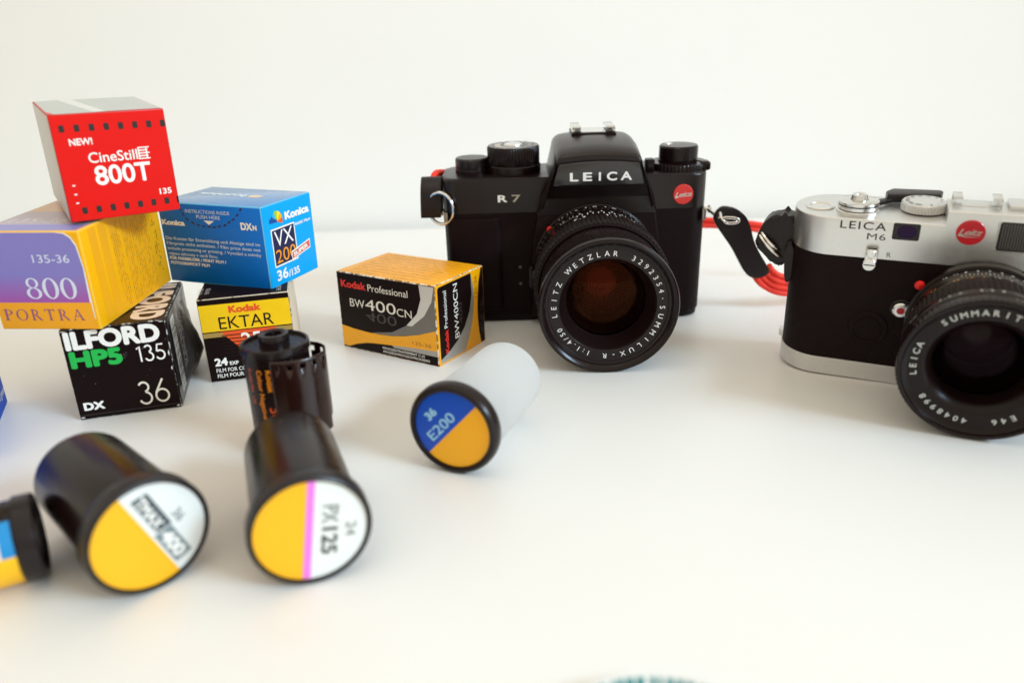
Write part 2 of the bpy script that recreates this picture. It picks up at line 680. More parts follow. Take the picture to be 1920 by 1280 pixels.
g.text(f, "PROZESS/PROCESO/PROCESSO", 25.3, 1.5, 1.15, M_WHITE, 27.2, 0.12, bold=0.01)
smallprint(g, f, 5, 0.7, 24, 1.1, 1.0, 0.25, M_GHOST)
g, f = bw("r")
inner = [(1.4, 1.2), (1.4, 37.0), (27.6, 37.3), (29.3, 31), (29.7, 25), (29.0, 19), (27.3, 13), (24, 6), (21.0, 1.2)]
g.poly(f, inner[::-1], M_SIL, 0.03)
g.poly(f, [(1.4, 3.0), (8, 5.0), (15, 8.3), (21.0, 13), (25.5, 19.5), (27.8, 27), (27.6, 37.2), (2.4, 37.0), (1.4, 36.0)], M_BLACK, 0.05)
rt_ = [(36.2, 37.6), (34.2, 32), (33.1, 26), (32.3, 19), (32.3, 13.6), (33, 7), (34.4, 0.8)]
g.poly(f, [(37.7, 0.8), (37.7, 37.6)] + rt_, M_BLACK, 0.03)
g.text(f, "Kodak", 7.9, 4.9, 2.7, M_RED, 11.2, 0.1, rot=90, bold=0.035)
g.text(f, "Professional", 7.7, 17.0, 2.5, M_WHITE, 17.4, 0.1, rot=90)
g.text(f, "BW400CN", 16.4, 9.6, 3.3, M_WHITE, 26.0, 0.1, rot=90, bold=-0.005)
g.text(f, "400", 19.6, 15.6, 2.6, M_GHOST, 10.0, 0.09, rot=90)
g.text(f, "135-36", 32.2, 24.3, 1.7, M_DARKGOLD, 10.6, 0.1, rot=90)
smallprint(g, f, 34.6, 5, 37.4, 26, 1.1, 0.4, M_GHOST, True)
g, f = bw("t")
M_GOLD2 = mat("dark_gold_band", "F7A20A", 0.38, coat=0.1)
for k in range(9):
    g.rect(f, 2.2, 2.0 + k * 3.9, 55, 3.9 + k * 3.9, M_GOLD2, 0.02)
    smallprint(g, f, 4, 2.3 + k * 3.9, 50, 4.6 + k * 3.9, 0.9, 0.22, M_DARKGOLD, fill=0.75)
bw.done()

# --- black box with green and white lettering
M_GREEN = mat("green_ink", "12B84C", 0.42)
M_GREYCARD = mat("grey_barcode_panel", "C8C4BC", 0.4)
M_REFLTOP = mat("black_card_warm_reflection", "2E1608", 0.35, spec=0.5)  # black card, the reflection of the box above painted in as brown
hp = Carton("scuffed black film box with HP5 in green, under the purple and yellow box", (37.9, 56.8, 37.9), (-172.7, 274.7, 0), (15.32, 0, 0),
            {"*": M_BLACK, "f": M_BLACK, "t": M_REFLTOP}, worn("black_white_edge", "15100E", thr=0.56, scale=700), "f")
g, f = hp("f")
g.text(f, "ILFORD", 1.2, 29.4, 7.6, M_WHITE, 34.0, 0.1, bold=0.05, space=1.0)
g.text(f, "HP5", 1.6, 21.9, 7.0, M_GREEN, 18.6, 0.1, bold=0.055, space=1.02)
g.glyphs(f, strokes("135", 0.105), 25.4, 21.6, 6.9, M_WHITE, 10.4, 0.1)
g.glyphs(f, strokes("36", 0.085), 22.6, 3.4, 9.9, mat("cream_ink", "E6DFD0", 0.45), 11.8, 0.1)
g.text(f, "DX", 2.4, 3.9, 3.4, M_WHITE, 7.6, 0.1, bold=0.055, space=1.05)
g.rect(f, 0.5, 1.9, 37.2, 2.05, mat("fold_line", "4A4340", 0.5), 0.05)
for i in range(26):
    u, v = random.choice([(random.uniform(19.5, 22), random.uniform(24, 27)), (random.uniform(1, 37), random.uniform(2, 36))])
    s_ = random.uniform(0.06, 0.2)
    g.poly(f, [(u - s_, v), (u, v - s_), (u + s_ * 1.3, v + s_ * 0.2), (u, v + s_)], mat("scuff_paper", "8D857C", 0.7), 0.11)
for (u, v, a, b) in ((0.6, 37.3, 2.0, 0.35), (35.6, 37.3, 1.6, 0.35), (36.9, 24, 0.4, 2.4), (37.0, 17.5, 0.35, 1.8), (0.6, 1.0, 1.5, 0.5), (36.2, 1.0, 1.1, 0.6)):
    g.poly(f, [(u - 0.2, v), (u + a * 0.4, v - b * 0.5), (u + a, v + 0.1), (u + a * 0.7, v + b * 0.6), (u + 0.1, v + b * 0.4)], M_PAPER, 0.12)
g, f = hp("t")
g.text(f, "ILFORD", 24.0, 53.5, 12.6, mat("white_ink_warm_reflection", "F2DCC8", 0.4), 51.0, 0.08, rot=-90, bold=0.055, space=1.06)  # white letters tinted peach by the painted-in reflection of the box above
# the crushed right side: a wrinkled wrapper sheet that bulges out
gs = G()
NU, NV = 26, 20
vs, fs, hv = [], [], Vector((0, 0, 0))
wr = random.Random(3)
for i in range(NU + 1):
    for j in range(NV + 1):
        u, v = i / NU, j / NV
        ridge = 7.0 * max(0.0, 1 - abs(u - 0.66 - 0.12 * (v - 0.35)) / 0.38) * max(0.0, 1 - abs(v - 0.33) / 0.52)
        rim = min(1.0, min(u, 1 - u, v, 1 - v) * 9)
        wave = 0.5 * math.sin(u * 19 + v * 7) * math.cos(v * 16 - u * 6) * (0.2 + u)
        vs.append((18.95 + 0.35 + (ridge + wave * 0.8 + wr.uniform(-0.12, 0.12)) * rim, -28.1 + u * 56.0, 0.5 + v * 36.9))
for i in range(NU):
    for j in range(NV):
        a = i * (NV + 1) + j
        fs.append((a, a + NV + 1, a + NV + 2, a + 1))
gs.add(vs, fs, mat("grey_black_wrapper", (0.026, 0.021, 0.02), 0.24, spec=0.6, vary=0.3, vscale=400))
fr_r = frame((18.95 + 0.75, -28.4, 0), (0, 1, 0), (0, 0, 1))
gs.rect(fr_r, 2.6, 5.5, 11.8, 36.6, M_GREYCARD, 0.6)
bx = 6.3
while bx < 35.6:
    t_ = random.choice((0.25, 0.4, 0.7))
    gs.rect(fr_r, 3.2, bx, 11.2, bx + t_, M_INK, 0.7)
    bx += t_ + random.choice((0.3, 0.5, 0.8))
smallprint(gs, fr_r, 13.0, 12, 25, 35.5, 0.9, 0.3, mat("grey_print", "8F8983", 0.5), w=1.4)
gs.build("crumpled_wrapper", hp.root, angle=60)
hp.done()

# --- Ektar box
M_EYEL = mat("yellow_card", "F7C80A", 0.42, spec=0.4, vary=0.06)
M_OR = mat("orange_red_ink", "E8541D", 0.42)
M_GLD = mat("metallic_gold_ink", "B99A55", 0.35, metal=0.4)
ek = Carton("black and yellow film box with EKTAR 25 on its end, under the blue box", (37.9, 56.8, 37.9), (-132.8, 308.5, 0), (13.59, 0, -0.2),
            {"*": M_BLACK, "r": M_PAPER, "l": M_PAPER}, worn("black_edge_rubbed", "1B1512", "CFC2AA", thr=0.44, scale=420), "f")
g, f = ek("f")
g.rect(f, 0.4, 23.3, 37.5, 35.3, M_EYEL, 0.04)
g.rect(f, 0.4, 20.7, 37.5, 22.8, M_GLD, 0.04)
g.poly(f, [(7.6, 22.9), (19.4, 9.5), (31.0, 22.9)], M_OR, 0.06)
for k in range(7):
    v = 20.9 - k * 1.6
    g.rect(f, 7.8, v, 31, v + 0.42, M_INK, 0.08)
g.text(f, "Kodak", 12.3, 31.0, 3.2, M_OR, 13.2, 0.1, bold=0.05)
g.text(f, "EKTAR", 7.6, 24.1, 5.4, M_INK, 22.6, 0.1)
g.text(f, "25", 15.6, 14.8, 6.8, M_WHITE, 8.4, 0.12, bold=0.01)
g.text(f, "24", 3.0, 7.4, 3.7, M_WHITE, 5.5, 0.1, bold=0.05)
g.text(f, "EXP", 9.2, 7.4, 1.7, M_WHITE, 3.7, 0.1, bold=0.03)
g.text(f, "FILM FOR COLOR PRINTS", 3.2, 4.5, 1.75, M_WHITE, 24, 0.1, bold=0.01)
g.text(f, "FILM POUR COULEURS", 3.3, 1.9, 1.75, M_WHITE, 23, 0.1, bold=0.01)
g, f = ek("t")
g.text(f, "FILM FOR", 4.4, 8.0, 1.9, mat("grey_white_ink", "CFCAC2", 0.5), 9, 0.08, rot=90)
g.text(f, "FILM POUR", 1.4, 8.0, 1.9, MATS["grey_white_ink"], 10, 0.08, rot=90)
g.text(f, "36 EXP", 34.6, 3.0, 1.9, MATS["grey_white_ink"], 9, 0.08, rot=90)
g, f = ek("r")
g.rect(f, 1, 1, 55, 37, mat("cream_card", "E2CFB4", 0.5, vary=0.08, vscale=40), 0.03)
ek.done()

# --- Portra box (purple and yellow)
M_PYEL = mat("deep_yellow_card", "FFB604", 0.40, spec=0.25, vary=0.05)


def purple(name):
    m = mat(name, "8A84C2", 0.38, spec=0.3)
    nt = m.node_tree
    b = nt.nodes["Principled BSDF"]
    t = nt.nodes.new("ShaderNodeTexCoord")
    s = nt.nodes.new("ShaderNodeSeparateXYZ")
    mr = nt.nodes.new("ShaderNodeMapRange")
    mr.inputs["From Min"].default_value = 0.010
    mr.inputs["From Max"].default_value = 0.022
    r = nt.nodes.new("ShaderNodeValToRGB")
    r.color_ramp.elements[0].color = lin("AE55A4")
    r.color_ramp.elements[1].color = lin("8880C4")
    nt.links.new(t.outputs["Object"], s.inputs[0])
    nt.links.new(s.outputs["Z"], mr.inputs["Value"])
    nt.links.new(mr.outputs["Result"], r.inputs["Fac"])
    nt.links.new(r.outputs["Color"], b.inputs["Base Color"])
    return m


M_PUR = purple("purple_printed_blend")
po = Carton("purple and yellow film box with PORTRA 800 on it, balanced under the red box", (39.0, 58.4, 38.6), (-195.4, 278.0, 38.05), (-3.42, 2.3, 0.77),
            {"*": M_PYEL, "t": mat("faded_peach_top", "D9AE84", 0.32, spec=0.6)}, mat("yellow_fold_edge", "F7C54A", 0.42), "f")
g, f = po("f")
pr = [(0.5, 11.1), (37.2, 11.1), (37.8, 24.7), (37.0, 33.0), (35.6, 36.0), (33.5, 37.6), (30, 38.1), (0.5, 38.1)]
g.poly(f, [(0.5, 10.9), (37.5, 10.9), (37.7, 4.5), (38.0, 4.5), (38.2, 24.7), (37.4, 33.4), (35.9, 36.5), (33.7, 38.0), (30, 38.2), (0.5, 38.2)], M_WHITE, 0.03)
g.poly(f, pr, M_PUR, 0.06)
g.rect(f, 0.5, 0.6, 37.6, 11.1, mat("orange_yellow_ink", "FFAE06", 0.4), 0.05)
g.text(f, "135-36", 19.4, 26.7, 3.0, mat("lilac_white_ink", "DFE3F2", 0.45), 14.0, 0.1)
g.glyphs(f, serif("800"), 13.8, 12.7, 8.0, MATS["lilac_white_ink"], 19.6, 0.1)
mp_ = mat("purple_brown_ink", "9C5A78", 0.45)
xx = 2.5
for ch, wd in zip("PORTRA", (3.5, 4.6, 4.2, 4.0, 4.2, 4.6)):
    g.glyphs(f, serif(ch), xx, 3.9, 4.5, mp_, wd, 0.1)
    xx += wd + 1.25
g, f = po("r")
for k, u in enumerate((5.5, 12.0, 19.5, 27.5, 34.5, 41.5)):
    g.rect(f, u, 1.0, u + 5.0, 37.6, mat("amber_band", "FAB004", 0.42), 0.03)
    if k >= 2:
        smallprint(g, f, u + 0.3, 2.0, u + 5.6, 36.5, 1.25, 0.28, mat("ochre_fine_print", "B87C06", 0.5), True, fill=0.6)
smallprint(g, f, 50.3, 7, 53.2, 30, 1.3, 0.55, M_DARKGOLD, True, fill=0.6)
g, f = po("t")
g.rect(f, 0.6, 0.6, 37.6, 9.5, mat("lilac_top_ink", "8C86C8", 0.32), 0.03)
g.rect(f, 0.6, 9.5, 37.6, 30.0, mat("grey_lilac_top", "B7A9B4", 0.32), 0.03)
g.text(f, "135-36", 4, 12.5, 6.0, mat("pale_top_ink", "DDD3D6", 0.4), 22, 0.06)
po.done()

# --- red box on top
M_CRED = mat("red_card", "E60D06", 0.36, spec=0.25, vary=0.05)
M_GRYCARD = mat("grey_white_card", "C9C6C0", 0.42, vary=0.08, vscale=120)
ci = Carton("red film box with black sprocket holes printed on it, topmost of the pile", (38.5, 57.7, 38.5), (-161.5, 281.0, 77.6), (33.87, 2.72, 0.07),
            {"*": M_GRYCARD, "f": M_CRED}, mat("red_fold_edge", "C4201C", 0.4), "f")
g, f = ci("f")
g.rect(f, 0.45, 0.45, 38.0, 38.0, M_CRED, 0.02)
mb = mat("soft_black_ink", "241A19", 0.4)
for k in range(8):
    for (u, v) in ((2.6 + k * 4.82, 32.3 - k * 0.05), (4.4 + k * 4.78, 2.8 + k * 0.02)):
        g.prism(rrect(u, min(u + 1.75, 38.1), v, v + 2.5, 0.45, 3), 0.05, 0.06, mb, M=f)
g.text(f, "NEW!", 4.9, 27.5, 2.4, M_WHITE, 7.6, 0.08, bold=0.03)
g.text(f, "CineStill", 10.0, 20.9, 3.7, M_WHITE, 16.6, 0.08, bold=0.012)
mf_ = [(26.9, 20.6), (30.9, 20.6), (30.9, 25.2), (26.9, 25.2)]
for k in range(5):
    g.rect(f, 27.0, 20.7 + k * 1.02, 30.9 - (0.6 if k % 2 else 0), 21.15 + k * 1.02, M_WHITE, 0.08)
g.rect(f, 26.9, 20.7, 27.4, 25.2, M_WHITE, 0.09)
g.rect(f, 29.6, 20.7, 30.1, 25.2, M_WHITE, 0.09)
g.text(f, "800T", 10.9, 12.7, 7.0, M_WHITE, 19.4, 0.08, bold=0.022)
g.text(f, "135", 31.9, 6.9, 2.2, M_WHITE, 4.4, 0.08, bold=0.03)
for k, v in enumerate((6.8, 10.0, 13.2)):
    g.rect(f, 3.0, v, 3.9, v + 0.5, M_WHITE, 0.07)
g, f = ci("t")
g.rect(f, 1, 1, 37.5, 56.5, mat("grey_top_print", "B7BBB6", 0.3, spec=0.6), 0.03)
g.poly(f, [(0.6, 0.5), (2.2, 0.5), (1.4, 7.0), (0.6, 9.0)], M_CRED, 0.05)
g.rect(f, 15.5, 0.4, 37.6, 1.8, mat("pale_red_ink", "D8574A", 0.35), 0.05)
g.poly(f, [(15, 1), (19, 1), (14, 56), (9, 56)], mat("pale_tape", "DEDEDA", 0.3), 0.06)
ci.done()

# --- blue box
M_KBLUE = mat("blue_card_dim", "026CC6", 0.38, spec=0.25, vary=0.05)  # blue card of the less lit faces, shade put into the colour
M_KBLUE_LIT = mat("blue_card_lit", "00A8F2", 0.38, spec=0.3)  # same blue card on the lit end, window light put into the colour
M_NAVY = mat("navy_ink", "17224F", 0.4)
M_AMB = mat("amber_ink", "F5A020", 0.42)
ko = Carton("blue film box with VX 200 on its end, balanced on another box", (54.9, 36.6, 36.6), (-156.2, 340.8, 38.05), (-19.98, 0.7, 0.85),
            {"*": M_KBLUE, "r": M_KBLUE_LIT, "t": mat("blue_top_card", "3F83BF", 0.24, spec=0.8, coat=0.3)}, mat("blue_fold_edge", "5FB4E0", 0.4), "r")
g, f = ko("f")
M_PB = mat("pale_blue_ink", "DCE6EE", 0.45)
g.text(f, "INSTRUCTIONS INSIDE", 15.0, 32.4, 1.5, M_PB, 23.5, 0.08)
g.text(f, "PUSH HERE", 20.6, 30.1, 1.6, M_PB, 12.6, 0.08)
g.poly(f, [(24.2, 29.4), (26.8, 27.5), (29.8, 29.4)], M_WHITE, 0.08)
dots = [(12.5, 33.8), (13.6, 31.6), (15.4, 29.5), (18.2, 28.0), (20.9, 27.2), (23.9, 26.8), (26.7, 26.7), (29.5, 26.7), (32.2, 27.2), (35.3, 27.9), (37.6, 29.3), (40.1, 30.7), (42.5, 32.7), (44.6, 35.1)]
for i, (u, v) in enumerate(dots):
    a, b = dots[max(0, i - 1)], dots[min(len(dots) - 1, i + 1)]
    t = math.atan2(b[1] - a[1], b[0] - a[0])
    c, s_ = math.cos(t), math.sin(t)
    g.poly(f, [(u + p * c - q * s_, v + p * s_ + q * c) for p, q in ((-0.8, -0.4), (0.8, -0.4), (0.8, 0.4), (-0.8, 0.4))], M_NAVY, 0.07)
g.text(f, "Konica", 0.9, 26.3, 2.5, M_WHITE, 12.8, 0.08, bold=0.06)
g.text(f, "DX", 43.4, 26.3, 3.3, M_WHITE, 5.9, 0.08, bold=0.05)
g.text(f, "N", 49.5, 26.5, 2.2, M_WHITE, 2.1, 0.08, bold=0.06)
for k, (t_, wd) in enumerate((("Die Kosten für Entwicklung und Abzüge sind im", 50.6), ("Filmpreis nicht enthalten. / Film price does not", 50.4),
                              ("include processing or printing. / Vyvolání a snímky", 50.3), ("nejsou zahrnuty v ceně filmu.", 27.0))):
    g.text(f, t_, 1.5 + k * 0.1, 19.6 - k * 2.35, 1.45, M_PB, wd, 0.08, bold=0.006)
g.text(f, "FÜR FARBBILDER / PRINT FILM /", 1.8, 10.4, 1.4, M_WHITE, 31.0, 0.08, bold=0.03)
g.text(f, "FOTOGRAFICKÝ FILM", 1.9, 8.2, 1.4, M_WHITE, 21.5, 0.08, bold=0.03)
g, f = ko("r")
cols = ["1A56A8", "35B5E5", "9CCB3B", "FFE02A", "FBB01C", "F0601E"]
for k in range(6):
    a0, a1 = 175 - k * 33, 175 - (k + 1) * 33
    pts = [(9.3, 28.6)] + [(9.3 + 4.2 * math.cos(rad(a0 + (a1 - a0) * j / 5)), 28.9 + 4.4 * math.sin(rad(a0 + (a1 - a0) * j / 5))) for j in range(6)]
    g.poly(f, pts[::-1] if False else [pts[0]] + pts[1:][::-1], mat("fan_" + cols[k], cols[k], 0.4), 0.06)
g.poly(f, [(3.9, 28.6), (9.5, 28.3), (9.5, 29.6), (4.4, 30.6)], mat("fan_blue", "1A4C9C", 0.4), 0.07)
g.text(f, "Konica", 15.2, 28.0, 3.6, M_WHITE, 18.8, 0.08, bold=0.06)
g.text(f, "BASIC FILM", 22.3, 24.0, 1.2, M_WHITE, 11.9, 0.08, bold=0.04)
g.rect(f, 4.2, 8.9, 21.7, 25.9, M_WHITE, 0.05)
g.rect(f, 4.9, 9.6, 21.0, 25.2, M_NAVY, 0.08)
g.text(f, "VX", 6.2, 17.7, 6.9, M_WHITE, 13.6, 0.11, bold=-0.004)
g.text(f, "200", 5.8, 10.5, 5.8, M_AMB, 14.6, 0.11, bold=-0.002)
g.poly(f, [(16.9, 9.3), (31.7, 11.6), (32.0, 15.9), (17.0, 13.3)], M_WHITE, 0.14)
g.poly(f, [(17.3, 9.9), (31.3, 12.1), (31.5, 15.2), (17.4, 12.7)], mat("coral_ink", "E0604E", 0.42), 0.17)
g.text(f, "SUPER", 18.5, 10.5, 1.9, M_WHITE, 11.6, 0.2, rot=9.5, bold=0.05)
g.text(f, "36", 4.5, 2.7, 4.8, M_WHITE, 8.2, 0.08, bold=0.03)
g.text(f, "/135", 13.0, 2.4, 3.2, M_WHITE, 8.4, 0.08, bold=0.03)
g, f = ko("t")
g.text(f, "Konica", 32.3, 22.6, 4.6, mat("pale_top_white", "D6E4EE", 0.3), 26.0, 0.06, rot=180, bold=0.05)
g.disc(f, 37.2, 20.4, 3.6, mat("pale_orange_dot", "E6C7A2", 0.3), 0.06, r2=2.6)
ko.done()

# --- blue box cut off by the frame
M_FBLUE = mat("royal_blue_card", "004FC4", 0.5, spec=0.05, vary=0.05)
a = rad(24.2)
corner = Vector((-214.0, 295.0, 0))
e1, e2 = Vector((math.cos(a), math.sin(a), 0)), Vector((-math.sin(a), math.cos(a), 0))
flb = corner - e1 * 38 - e2 * 57
bl = Carton("blue film box cut off by the left edge, lying behind the row of canisters", (38, 57, 37.4), flb, (24.2, 0, 0),
            {"*": M_FBLUE}, mat("blue_white_edge", "7FA3D8", 0.45), "f")
g, f = bl("r")
g.text(f, "fine grain", 55.6, 5.2, 3.0, M_WHITE, 15.0, 0.08, align="R", rot=0)
g.add(*[[(p[0], p[1], 0.06) for p in ring2d(46, 17, 9, 8, 8.0, 7.0)[0]], ring2d(46, 17, 9, 8, 8, 7)[1]], M_WHITE, f)
bl.done()

# ------------------------------------------------------------------ film canisters lying on the table
CAN_R = 16.2
M_CANB = mat("black_can_plastic", (0.0095, 0.004, 0.0035), 0.24, spec=0.24, vary=0.2, vscale=120)
M_CANW = mat("frosted_white_plastic", (0.86, 0.87, 0.87), 0.38, spec=0.35)
nt_ = M_CANW.node_tree
tr_ = nt_.nodes.new("ShaderNodeBsdfTranslucent")
tr_.inputs["Color"].default_value = (0.93, 0.94, 0.94, 1)
mx_ = nt_.nodes.new("ShaderNodeMixShader")
mx_.inputs[0].default_value = 0.70
nt_.links.new(nt_.nodes["Principled BSDF"].outputs[0], mx_.inputs[1])
nt_.links.new(tr_.outputs[0], mx_.inputs[2])
nt_.links.new(mx_.outputs[0], nt_.nodes["Material Output"].inputs["Surface"])
M_LIDG = mat("charcoal_lid_plastic", (0.0115, 0.0085, 0.010), 0.36, spec=0.4, vary=0.15, vscale=200)
M_LIDB = mat("black_lid_plastic", (0.012, 0.006, 0.0055), 0.30, spec=0.3)
M_LABY = mat("yellow_label", "FFB400", 0.45)
M_LABY2 = mat("lemon_label", "FFB804", 0.45)
M_LABW = mat("white_label", "E8EAE6", 0.45)


def canister(x, y, yaw, label, body, lidm, style):
    R = Matrix.Translation((x, y, 0)) @ Matrix.Rotation(rad(yaw), 4, "Z")
    t = thing("film_canister", label, "film canister", R, "film canisters lying on their sides")
    # axis frame: local z of the lathe runs backwards (+y)
    A = frame((0, 0, CAN_R), (1, 0, 0), (0, 0, -1))
    A2 = A.copy()
    g = G()
    rb = CAN_R - 1.7
    g.lathe([(0, 49.2), (rb - 2.6, 49.2), (rb - 1.6, 48.8), (rb - 0.75, 47.8), (rb - 0.5, 46.5), (rb, 7.5), (rb, 3.5), (0, 3.5)], body, A2, 72)
    g.build("body", t)
    g = G()
    R0 = CAN_R
    if style == "e200":
        prof = [(0, 0.9), (13.6, 0.9), (13.8, 0.15), (14.5, -0.1), (15.3, 0.15), (15.9, 0.9), (R0, 2.0), (R0, 4.2), (R0 - 0.4, 5.2), (R0 - 1.2, 5.7), (rb - 0.6, 5.8), (rb - 0.6, 3.0), (0, 3.0)]
        lr, lw = 13.55, 0.9
    else:
        prof = [(0, 0.9), (14.85, 0.9), (15.0, 0.0), (15.4, 0.0), (15.95, 0.4), (R0, 1.1), (R0, 5.6), (R0 - 0.3, 6.2), (R0 - 1.0, 6.5), (rb - 0.6, 6.5), (rb - 0.6, 3.0), (0, 3.0)]
        lr, lw = 14.7, 0.9
    g.lathe(prof, lidm, A2, 96)
    lid = g.build("lid", t)
    g = G()
    F = frame((0, lw, CAN_R), (1, 0, 0), (0, 0, 1))
    n = 72

    def half(a0, col, w=0.05):
        g.poly(F, [(lr * math.cos(rad(a0 + 180 * i / n)), lr * math.sin(rad(a0 + 180 * i / n))) for i in range(n + 1)], col, w)

    if style == "e200":
        ang = 47.2
        half(ang, mat("cobalt_label", "084CC0", 0.4)); half(ang + 180, M_LABY)
        m_ = mat("sky_ink", "9ED3F0", 0.45)
        g.text(F, "E200", -7.3, -5.5, 3.5, m_, 13.4, 0.09, rot=ang, bold=0.012)
        g.text(F, "36", -8.2, 1.8, 3.0, m_, 4.8, 0.09, rot=ang, bold=0.05)
    elif style == "px":
        ang = 80.7
        half(ang, M_LABY2); half(ang + 180, M_LABW)
        k = lr * 0.985
        c, s_ = math.cos(rad(ang)), math.sin(rad(ang))
        g.poly(F, [(-k * c - 1.5 * s_, -k * s_ + 1.5 * c), (-k * c + 0.5 * s_, -k * s_ - 0.5 * c), (k * c + 0.5 * s_, k * s_ - 0.5 * c), (k * c - 1.5 * s_, k * s_ + 1.5 * c)], mat("pink_ink", "F07AE0", 0.45), 0.1)
        gi = mat("grey_black_ink", "3E3F3D", 0.5)
        g.text(F, "PX", 3.8, 6.8, 4.3, mat("faint_ink", "8A8C88", 0.5), 5.4, 0.09, rot=-99, bold=0.03)
        g.text(F, "125", 2.9, 0.2, 4.2, gi, 8.2, 0.09, rot=-99, bold=0.035)
        g.text(F, "24", 9.2, 0.4, 2.8, MATS["faint_ink"], 4.4, 0.09, rot=-99, bold=0.02)
    else:
        ang = -68
        half(ang, M_LABW); half(ang + 180, M_LABY2)
        c, s_ = math.cos(rad(ang)), math.sin(rad(ang))
        q = lambda p, r: (p * c - r * s_, p * s_ + r * c)
        g.poly(F, [q(-11.6, 1.6), q(0.6, 1.6), q(1.2, 6.0), q(-10.8, 6.0)], mat("slate_ink", "3C4A50", 0.45), 0.08)
        g.text(F, "TMAX", *q(-10.8, 1.9), 2.9, M_WHITE, 10.6, 0.11, rot=ang, bold=0.04)
        g.poly(F, [q(1.0, 0.6), q(12.0, 0.6), q(12.0, 5.6), q(1.4, 5.6)], mat("pale_slate_ink", "7C888B", 0.45), 0.08)
        g.text(F, "400", *q(2.0, 1.3), 3.5, M_WHITE, 9.0, 0.11, rot=ang, bold=0.05)
        g.text(F, "36", *q(-1.2, 7.2), 2.6, mat("grey_ink", "7D8484", 0.5), 3.6, 0.09, rot=ang, bold=0.02)
    g.build("label", lid)
    return t


canister(-21, 224.3, -23, "frosted white film canister with a blue and yellow E200 lid label", M_CANW, M_LIDB, "e200")
canister(-54, 169.4, 21, "black film canister whose white and yellow lid label has a pink stripe", M_CANB, M_LIDG, "px")
canister(-96, 169.6, 46, "black film canister with a diagonal yellow and white lid label, no pink stripe", M_CANB, M_LIDG, "tmax")

# ------------------------------------------------------------------ film cartridges
M_CART = mat("black_cartridge_print", (0.0095, 0.004, 0.0035), 0.26, spec=0.26, vary=0.2)
M_CAPB = mat("black_cap_plastic", (0.011, 0.006, 0.0065), 0.25, spec=0.35)
M_ORT = mat("orange_print", "F08A10", 0.45)
M_RORT = mat("dark_orange_print", "D4521A", 0.45)
M_FILM = mat("brown_film_base", (0.020, 0.0055, 0.004), 0.20, spec=0.5, vary=0.15)
CX, CY = -82.5, 248.5
t = thing("film_cartridge", "black film cartridge standing on end with a curl of brown film pulled out", "film cartridge", Matrix.Translation((CX, CY, 0)) @ Matrix.Scale(0.925, 4))
g = G()
Z0 = Matrix.Identity(4)
g.lathe([(0, 1.2), (12.1, 1.2), (12.1, 43.0), (0, 43.0)], M_CART, Z0, 72)
g.barrel(Z0, "Colour Negative Film", 12.1, 37, 253, 2.0, M_ORT, True, sx=1.0)
g.barrel(Z0, "Kodak", 12.1, 37, 271, 2.3, M_ORT, True, bold=0.02)
g.barrel(Z0, "50", 12.1, 22, 272, 3.6, M_RORT, True)
g.barrel(Z0, "Kodak film  135", 12.1, 37, 233, 1.5, M_RORT, True)
g.build("shell", t)
for z0, s_ in ((0.0, 1), (44.2, -1)):
    g = G()
    P = [(0, 1.4), (11.3, 1.4), (11.5, 0.2), (12.0, 0.0), (12.6, 0.3), (12.7, 1.0), (12.7, 3.2), (12.1, 3.6)]
    g.lathe([(r, z0 + s_ * h) for r, h in P], M_CAPB, Z0, 72)
    g.build("end_cap", t)
g = G()
g.lathe([(3.2, 40.5), (3.2, 46.9), (4.3, 47.4), (5.4, 47.2), (5.6, 46.2), (5.6, 42.0), (5.9, 41.8)], M_CAPB, Z0, 48)
g.lathe([(0, 42.4), (3.3, 42.4)], M_CAPB, Z0, 24)
for k in range(3):
    an = rad(120 * k + 20)
    g.box(-0.6, 0.6, 1.8, 3.3, 42.0, 46.4, M_CAPB, M=Matrix.Rotation(an, 4, "Z"))
g.build("spool", t)
# the film: leaves the slot, runs right and curls back; a sheet with a row of real perforations along each edge
ctrl = [(1.0, -12.5), (6, -12.8), (10, -11.8), (13.6, -9.8), (16.6, -7.0), (18.4, -3.2), (18.4, 1.2), (16.6, 4.6), (13.8, 6.8), (10.6, 8.0)]


def catmull(P, n):
    P = [Vector(p) for p in P]
    out = []
    for i in range(len(P) - 1):
        a, b, c, d = P[max(i - 1, 0)], P[i], P[i + 1], P[min(i + 2, len(P) - 1)]
        for k in range(n):
            s = k / n
            out.append(0.5 * ((2 * b) + (c - a) * s + (2 * a - 5 * b + 4 * c - d) * s * s + (3 * b - a - 3 * c + d) * s ** 3))
    out.append(P[-1])
    return out


dense = catmull([(x, y, 0) for x, y in ctrl], 60)
L = [0.0]
for p, q in zip(dense, dense[1:]):
    L.append(L[-1] + (q - p).length)


def at(s):
    s = min(max(s, 0), L[-1])
    import bisect
    i = min(max(bisect.bisect(L, s) - 1, 0), len(L) - 2)
    k = (s - L[i]) / max(1e-9, L[i + 1] - L[i])
    return dense[i].lerp(dense[i + 1], k)


